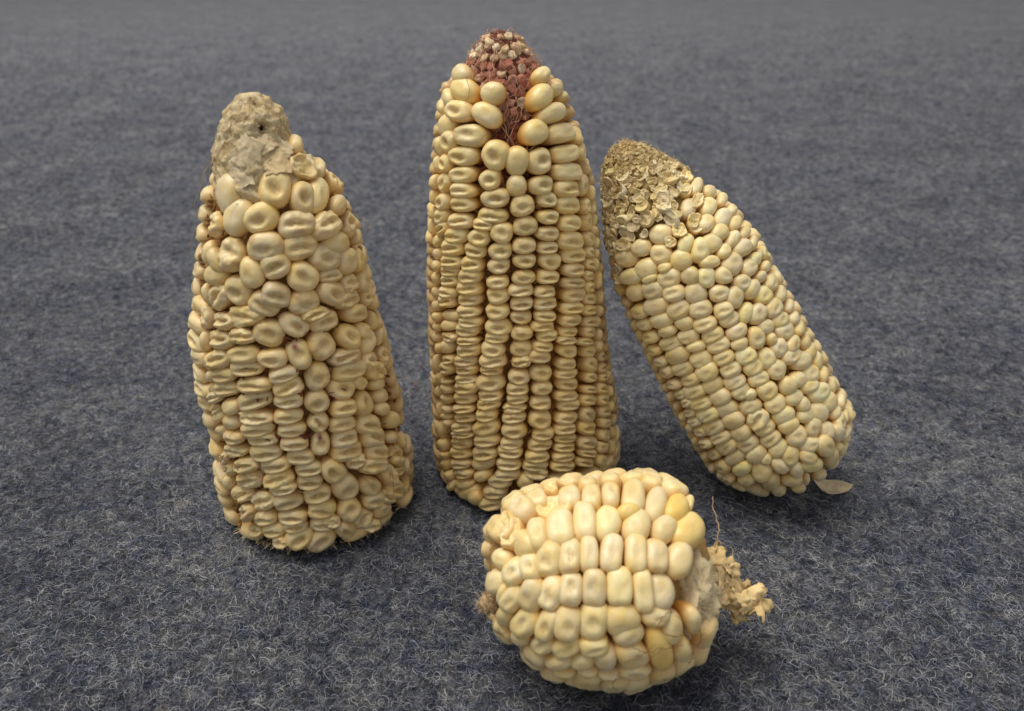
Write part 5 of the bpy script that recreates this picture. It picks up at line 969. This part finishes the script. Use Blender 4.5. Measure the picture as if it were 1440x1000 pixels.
# ------------------------------------------------------------------ tallest cob
def glume_mesh(seed):
    rng = random.Random(seed)
    V, F, nu = [], [], 10
    o = Vector((seed * 3.7, 0, 0))
    prof = [(.0, .30), (.30, .30), (.55, .42), (.80, .40), (.98, .15), (1.0, -.35), (.8, -.9)]
    for r, z in prof:
        for j in range(nu):
            u = 6.2832 * j / nu
            k = (abs(math.cos(u)) ** 3.2 + abs(math.sin(u)) ** 3.2) ** (-1 / 3.2)
            p = Vector((r * k * math.cos(u), r * k * math.sin(u), z))
            q = noise.noise(p * 1.7 + o) * .30 + noise.noise(p * 4 + o) * .14
            V.append((p.x * .5 * (1 + q), p.y * .5 * (1 + q), (p.z + q * .9) * .5))
    for i in range(len(prof) - 1):
        for j in range(nu):
            a, b = i * nu, (i + 1) * nu
            F.append((a + j, b + j, b + (j + 1) % nu, a + (j + 1) % nu))
    return mesh("glume", V, F, M_SCALE, smooth=True)


def build_centre():
    c = Cob(FRAME_CENT, PROFILE_CENT, "tallest upright cob of tan kernels in straight rows with a bare red tip")

    def shade(col, deg, s, style, rng):
        # kernels higher up the ear are yellower and paler, lower ones tan
        k = min(1, max(0, (s - 55) / 70))
        a = (.79, .645, .365)
        b_ = (.87, .74, .43)
        base = tuple(a[i] * (1 - k) + b_[i] * k for i in range(3))
        return jitter(base, rng, .08, .07)
    c.kernels(KERNELS_CENT, (.68, .52, .28), 12, 9.0, grow=1.0, shade=shade, limit=296)
    c.lathe("cob_core", .5, 119, lambda s, d: max(1, c.re(s)[0] - 5.2), M_CORE, ns=40, rough=(.4, 300))

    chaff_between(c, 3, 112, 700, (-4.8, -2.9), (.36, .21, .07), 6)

    def rad(s, d):
        return float(np.interp(s, (97, 115, 127, 137, 143, 147, 151, 154, 156.5, 158.5, 160, 161), (20, 19.0, 17.4, 15.2, 13.6, 12.4, 10.4, 8.6, 6.8, 5.0, 3.3, .6)))
    c.lathe("red_tip", 97, 160.9, rad, M_CORE_RED, ns=60, rough=(.35, 500), label="bare dark red tip of the cob")
    rng = random.Random(21)
    G = [glume_mesh(k) for k in range(8)]
    s = 110.5
    row = 0
    while s < 160.8:
        r = max(1.2, rad(s, 0))
        step = 3.0 if s < 135.5 else 2.7
        cnt = max(3, int(6.2832 * r / step))
        for j in range(cnt):
            deg = -180 + 360 * (j + (row * .37) % 1 * (s > 135.5)) / cnt
            if s < 138.5 and not -132 < deg < -62:
                continue
            if s >= 138.5 and not -200 < deg < 20:
                continue
            k = min(1, max(0, (s - 131) / 16)) + rng.uniform(-.12, .12)
            if s > 153.5:
                col = rng.choice([(.82, .67, .43), (.72, .55, .33), (.84, .72, .52), (.66, .46, .30)])
            elif k > .5:
                col = rng.choice([(.50, .21, .15), (.44, .17, .12), (.70, .52, .40), (.52, .27, .20), (.38, .14, .10), (.46, .19, .13), (.42, .17, .12)])
            else:
                col = rng.choice([(.26, .095, .06), (.21, .07, .045), (.32, .14, .085)])
            o = obj("glume", rng.choice(G), c.root, color=jitter(col, rng, .12, .06))
            t1, t2, n = c.frame(deg, s)
            lift = rad(s, deg) - c.re(s)[0] + rng.uniform(0, .5)
            sz = rng.uniform(2.4, 3.8) * (1 if s < 135.5 else .75)
            c.place(o, deg + rng.uniform(-4, 4) * (s > 135.5), s + rng.uniform(-.6, .6) * (s > 135.5), lift, step * rng.uniform(.85, 1.2), (2.6 if s < 135.5 else 2.7) * rng.uniform(.8, 1.3), sz, rng.uniform(-22, 22), rng.uniform(-26, 26), rng.uniform(-20, 20))
        s += 2.45 if s < 135.5 else 2.15
        row += 1
    # curly silk remains over the tip
    for k in range(60):
        d, s = rng.uniform(-180, 0), rng.uniform(136, 157.5)
        d2 = d + rng.uniform(-25, 25)
        l0 = rad(s, d) - c.re(s)[0] + 1.0
        s2 = s - rng.uniform(5, 16)
        s2 = max(s2, 124 if -125 < d2 < -65 else 137)
        l1 = rad(s2, d2) - c.re(s2)[0] + 1.2
        c.strand([(d, s, l0), ((d + d2) / 2 + rng.uniform(-9, 9), (s + s2) / 2, (l0 + l1) / 2 + .8), (d2, s2, l1)], rng.uniform(.07, .13),
                 rng.choice([(.66, .44, .32), (.55, .30, .21), (.70, .56, .38)]), seed=k, n=18, kink=1.0)
    V, F = [], []
    for k in range(520):
        s = rng.uniform(136.5, 160.5)
        deg = rng.uniform(-200, 20)
        p = c.at(deg, s, rad(s, deg) - c.re(s)[0] + .6)
        t1, t2, nn = c.frame(deg, s)
        d = (nn * rng.uniform(.3, 1.0) + t2 * rng.uniform(-.9, .9) + t1 * rng.uniform(-1, 1)).normalized() * rng.uniform(.0008, .0022)
        e = (t1 * rng.uniform(-1, 1) + t2 * rng.uniform(-1, 1)) * .0010
        v, f = tube_geo([p, p + d * .6, p + d + e], rng.uniform(.06, .2), 5, .4, k, 4)
        F += [tuple(i + len(V) for i in q) for q in f]
        V += v
    obj("chaff", mesh("chaff", V, F, M_SILK), c.root, color=(.62, .40, .29), kind="stuff")
    for pts in STRANDS_CENT:
        c.strand(pts, .09, (.46, .24, .13), seed=rng.random() * 50, kink=.4)


# ------------------------------------------------------------------ leaning cob
def cup_mesh(seed):
    """An empty, shrivelled seed husk: a small open pouch with a thin curled rim."""
    rng = random.Random(seed)
    o = Vector((seed * 5.1, 2, 0))
    nu = 14
    prof = [(.0, .10), (.30, .16), (.58, .08), (.80, .16), (.93, .32), (.99, .34), (1.05, .24), (1.04, .0), (.9, -.4), (.6, -.8)]
    V, F = [], []
    for i, (r, z) in enumerate(prof):
        for j in range(nu):
            u = 6.2832 * j / nu
            p = Vector((r * math.cos(u), r * math.sin(u), z))
            q = noise.noise(p * 1.2 + o) * .50 + noise.noise(p * 2.8 + o) * .34
            V.append((p.x * .5 * (1 + q), p.y * .5 * (1 + q * .8), (p.z + q * .8 + .22 * noise.noise(Vector((math.cos(u), math.sin(u), seed)) * 1.3) * r) * .5))
    for i in range(len(prof) - 1):
        for j in range(nu):
            a, b = i * nu, (i + 1) * nu
            F.append((a + j, b + j, b + (j + 1) % nu, a + (j + 1) % nu))
    return mesh("husk_scale", V, F, M_SCALE)


def build_right():
    c = Cob(FRAME_RIGHT, PROFILE_RIGHT, "cob of round pale yellow kernels with a chaffy tip, leaning on the tallest cob")

    def shade(col, deg, s, style, rng):
        return jitter(col, rng, .07, .06)
    c.kernels(KERNELS_RIGHT, (.90, .775, .49), 13, 7.6, shade=shade, grow=1.0, tilt=3)

    def rad(s, d):
        r = c.re(s)[0]
        return max(.4, r - (4.2 if s < 95 else max(1.2, 4.2 - (s - 95) * .1)))
    c.lathe("cob_core", -2, 136.6, rad, cob_material("cob_core_tan", [(.3, (.20, .12, .04)), (.7, (.42, .29, .11))], 330), ns=70, rough=(.5, 400))
    rng = random.Random(31)
    G = [cup_mesh(k) for k in range(9)]
    used = []
    KR = [(float(f[0]), float(f[1]), (float(f[2]) + float(f[3])) / 2) for f in (q.split() for q in KERNELS_RIGHT.replace("\n", "").split(";")) if f]
    n = 0

    def scale_at(deg, s, size, k):
        if s > 126:
            col = rng.choice([(.74, .61, .34), (.80, .66, .39), (.66, .52, .27), (.70, .62, .30)])
        else:
            col = rng.choice([(.86, .74, .45), (.80, .67, .38), (.88, .79, .52)])
        o = obj("husk_scale", rng.choice(G), c.root, color=jitter(col, rng, .1, .08))
        c.place(o, deg, s, -.9, size * rng.uniform(.85, 1.25), size * rng.uniform(.75, 1.1), size * rng.uniform(.8, 1.2), rng.uniform(0, 360), rng.uniform(-32, 32), rng.uniform(-32, 32))
    for deg, s, size in SCALES_RIGHT:
        scale_at(deg, s, size * 1.1, 0)
        used.append((deg, s, size))
    tries = 0
    while n < 260 and tries < 6000:
        tries += 1
        s = rng.uniform(82, 136.2)
        deg = rng.uniform(-200, 20)
        vis = -165 < deg < -75
        if s < 106 and not (-165 < deg < -70 and s > 96 - 12 * (-150 < deg < -125)):
            continue
        if s < 118 and deg > -40:
            continue
        r = c.re(s)[0]
        size = 3.6 - 2.1 * min(1, max(0, (s - 103) / 26)) + rng.uniform(-.3, .3)
        if any((math.radians((deg - kd + 180) % 360 - 180) * r) ** 2 + (s - ks) ** 2 < (.5 * kw + .9) ** 2 for kd, ks, kw in KR):
            continue
        if all((math.radians(deg - d) * r) ** 2 + (s - q) ** 2 > (.31 * (size + z)) ** 2 for d, q, z in used):
            used.append((deg, s, size))
            scale_at(deg, s, size, 0)
            n += 1
    # dry silk stubs bristling at the tip
    V, F = [], []
    for k in range(420):
        s = 115 + 21.2 * rng.random() ** .7
        deg = rng.uniform(-200, 30)
        p = c.at(deg, s, -.6)
        t1, t2, nn = c.frame(deg, s)
        d = (nn * rng.uniform(.05, .5) + t2 * rng.uniform(-.6, .9) + t1 * rng.uniform(-.9, .9)).normalized() * rng.uniform(.0010, .0026)
        e = (t1 * rng.uniform(-1, 1) + t2 * rng.uniform(-1, 1)) * .0011
        v, f = tube_geo([p, p + d * .6, p + d + e], rng.uniform(.07, .16), 5, .3, k, 4)
        F += [tuple(i + len(V) for i in q) for q in f]
        V += v
    obj("silk_tuft", mesh("silk_tuft", V, F, M_SILK), c.root, color=(.70, .55, .31), kind="stuff")
    for pts in STRANDS_RIGHT:
        c.strand(pts, .10, (.34, .20, .08), seed=rng.random() * 50, kink=.5)


# ------------------------------------------------------------------ lying cob
def build_front():
    c = Cob(FRAME_FRONT, PROFILE_FRONT, "short round cob of large blocky kernels with a dry stalk, lying in front")

    def shade(col, deg, s, style, rng):
        return jitter(col, rng, .05, .06)
    c.kernels(KERNELS_FRONT, (.89, .75, .46), 14, 9.4, grow=1.03, deep=True, shade=shade)
    c.lathe("cob_core", 2, 60, lambda s, d: max(1, min(c.re(s)[0] - 7.5, 6 + 1.6 * s, 10 + (60 - s) * 1.1)), cob_material("cob_core_amber", [(.3, (.36, .20, .06)), (.7, (.58, .38, .15))], 260), ns=40, rough=(.5, 300))
    rng = random.Random(41)
    inv = c.root.matrix_world.inverted()

    def local(p):
        return inv @ Vector(p)
    # brown fuzzy nub at the small end
    tip = local(FRONT_TIP)
    V, F, nu, ns = [], [], 28, 18
    for i in range(ns + 1):
        f = math.pi * i / ns
        for j in range(nu):
            u = 6.2832 * j / nu
            d = Vector((math.sin(f) * math.cos(u), math.sin(f) * math.sin(u), math.cos(f)))
            V.append(tip + d * .0027 * (1 + .22 * noise.noise(d * 3) + .16 * noise.noise(d * 7) + .08 * noise.noise(d * 15)))
    for i in range(ns):
        for j in range(nu):
            F.append((i * nu + j, (i + 1) * nu + j, (i + 1) * nu + (j + 1) % nu, i * nu + (j + 1) % nu))
    nub = obj("withered_tip", mesh("withered_tip", V, F, M_SCALE), c.root, label="small brown withered tip", color=(.52, .39, .23))
    V, F = [], []
    for k in range(420):
        d = Vector((rng.gauss(0, 1), rng.gauss(0, 1), rng.gauss(0, 1))).normalized()
        e = Vector((rng.gauss(0, 1), rng.gauss(0, 1), rng.gauss(0, 1))) * .0007
        p = tip + d * .0027
        v, f = tube_geo([p, p + d * .0002 + e * .6, p + d * .0004 + e], rng.uniform(.05, .12), 5, .25, k, 4)
        F += [tuple(i + len(V) for i in q) for q in f]
        V += v
    obj("fuzz", mesh("fuzz", V, F, M_SILK), nub, color=(.56, .43, .27), kind="stuff")
    # white pith where the stalk begins
    V, F = [], []
    nu, ns = 48, 28
    ctr = local(FRONT_PITH)
    for i in range(ns + 1):
        f = math.pi * i / ns
        for j in range(nu):
            u = 6.2832 * j / nu
            d = Vector((math.sin(f) * math.cos(u), math.sin(f) * math.sin(u), math.cos(f)))
            k = 1 + .30 * noise.noise(d * 2.3) + .22 * noise.noise(d * 5) + .14 * (ridge(d * 9) - .5) + .07 * noise.noise(d * 21)
            V.append(ctr + Vector((d.x * .0105, d.y * .0100, d.z * .0075)) * k)
    for i in range(ns):
        for j in range(nu):
            F.append((i * nu + j, (i + 1) * nu + j, (i + 1) * nu + (j + 1) % nu, i * nu + (j + 1) % nu))
    pith = obj("pith", mesh("pith", V, F, M_PITH), c.root, label="fluffy white pith at the stalk end", color=(.78, .65, .42))
    V, F = [], []
    for k in range(1700):
        d = Vector((rng.gauss(0, 1), rng.gauss(0, 1), rng.gauss(0, .6))).normalized()
        p = ctr + Vector((d.x * .0105, d.y * .0100, d.z * .0075))
        e = Vector((rng.uniform(-1, 1), rng.uniform(-1, 1), rng.uniform(-1, 1))) * .0022
        v, f = tube_geo([p, p + d * .0006 + e * .5, p + d * .0008 + e], rng.uniform(.04, .10), 5, .4, k, 3)
        F += [tuple(i + len(V) for i in q) for q in f]
        V += v
    obj("pith_fluff", mesh("pith_fluff", V, F, M_PITH), pith, color=(.78, .66, .43), kind="stuff")
    # crumpled dry stalk
    straw = (.84, .65, .33)
    shank = [local(p) for p in FRONT_SHANK]
    Q = spline(shank, 40)
    V, F, nu = [], [], 22
    for i, p in enumerate(Q):
        d = (Q[min(i + 1, 40)] - Q[max(i - 1, 0)]).normalized()
        a = d.cross(Vector((1, 0, 0))).normalized()
        b = d.cross(a)
        r0 = .0042 * (1 - .45 * i / 40)
        for j in range(nu):
            u = 6.2832 * j / nu
            q = Vector((math.cos(u) * 1.2, math.sin(u) * 1.2, i * .10))
            r = r0 * (1 + .55 * (ridge(q * 1.3) - .6) + .25 * noise.noise(q * 3.1))
            V.append(p + (a * math.cos(u) + b * math.sin(u)) * r)
    for i in range(40):
        for j in range(nu):
            F.append((i * nu + j, i * nu + (j + 1) % nu, (i + 1) * nu + (j + 1) % nu, (i + 1) * nu + j))
    F.append(tuple(40 * nu + j for j in range(nu)))
    obj("stalk", mesh("stalk", V, F, M_HUSK), c.root, label="shrivelled straw coloured stalk", color=(.78, .60, .32))
    for k, (p, w, h, curl, amp) in enumerate(FRONT_SHREDS):
        o = obj("husk_shred", crumpled(w, h, k + 3, curl, amp * 1.7), c.root, color=jitter(straw, rng, .12, .06))
        i = min(range(41), key=lambda q: (Q[q] - local(p)).length)
        along = (Q[min(i + 2, 40)] - Q[max(i - 2, 0)]).normalized()
        out = (local(p) - Q[i]) + Vector((.0006, .0012, 0))
        out = (out - along * out.dot(along)).normalized()
        m = Matrix((along.cross(out), along, out)).transposed().to_4x4()
        o.matrix_local = Matrix.Translation(local(p)) @ m @ Matrix.Rotation(rng.uniform(-1, 1), 4, "Z") @ Matrix.Rotation(rng.uniform(-.7, .7), 4, "X") @ Matrix.Rotation(math.pi + rng.uniform(-.8, .8), 4, "Y")
    V, F = [], []
    for k in range(90):     # fine frayed fibres of the stalk
        p = Q[rng.randint(2, 34)]
        d = Vector((rng.gauss(0, 1), rng.gauss(0, 1), rng.gauss(0, 1))).normalized()
        p = p + d * .0035
        e = Vector((rng.uniform(-1, 1), rng.uniform(-1, 1), rng.uniform(-1, 1))) * .0022
        v, f = tube_geo([p, p + d * .0006 + e * .6, p + d * .0009 + e], rng.uniform(.07, .16), 6, .6, k, 4)
        F += [tuple(i + len(V) for i in q) for q in f]
        V += v
    obj("frayed_fibres", mesh("frayed_fibres", V, F, M_HUSK), c.root, color=(.86, .70, .42), kind="stuff")
    for pts, rad in FRONT_THREADS:
        obj("silk_strand", tube([local(p) for p in pts], rad, M_SILK, 30, .5, rng.random() * 50), c.root, color=(.55, .40, .26))
    for pts in STRANDS_FRONT:
        c.strand(pts, rng.uniform(.07, .12), (.24, .12, .055), seed=rng.random() * 50, kink=.6)


build_left()
build_centre()
build_right()
build_front()


# ------------------------------------------------------------------ husk flake beside the leaning cob
def build_flake():
    V, F, nu, nv = [], [], 26, 10
    for side in (0, 1):
        for j in range(nv + 1):
            for i in range(nu + 1):
                u, v = i / nu * 2 - 1, j / nv * 2 - 1
                half = 2.9 * max(0.02, 1 - abs(u) ** 2.2) ** .8
                x = u * 7.4
                y = (v - .75) * half * .95 + .8 - .5 * u + .25 * math.sin(u * 5)
                z = 1.7 * (v * v - 1) * (half / 2.9) + .9 * u * u + .3 * u + .35 * noise.noise(Vector((u * 2.5, v * 2, 1))) - side * .12
                V.append((x / 1000, y / 1000, z / 1000))
    m = (nu + 1) * (nv + 1)
    for j in range(nv):
        for i in range(nu):
            a = j * (nu + 1) + i
            F.append((a, a + 1, a + nu + 2, a + nu + 1))
            F.append((m + a + nu + 1, m + a + nu + 2, m + a + 1, m + a))
    rim = [i for i in range(nu + 1)] + [(j + 1) * (nu + 1) + nu for j in range(nv)] + [nv * (nu + 1) + i for i in reversed(range(nu))] + [j * (nu + 1) for j in reversed(range(1, nv))]
    for a, b in zip(rim, rim[1:] + rim[:1]):
        F.append((b, a, a + m, b + m))
    o = obj("husk_flake", mesh("husk_flake", V, F, M_HUSK), label="single pale papery husk flake lying beside the base of the leaning cob", color=(.80, .70, .48))
    o["category"] = "husk flake"
    o.location = FLAKE
    o.rotation_euler = (R(38), R(4), R(-4))


build_flake()

# one tiny curl of orange lint on the carpet
lint = obj("lint", tube([(LINT[0] - .0011, LINT[1], .0012), (LINT[0], LINT[1] + .0005, .0024), (LINT[0] + .0009, LINT[1] - .0002, .0018), (LINT[0] + .0004, LINT[1] - .0009, .0011)], .16, M_SILK, 14, .2, 3),
           label="tiny curl of orange lint on the carpet between the stout cob and the tallest", color=(.55, .22, .08))
lint["category"] = "lint"
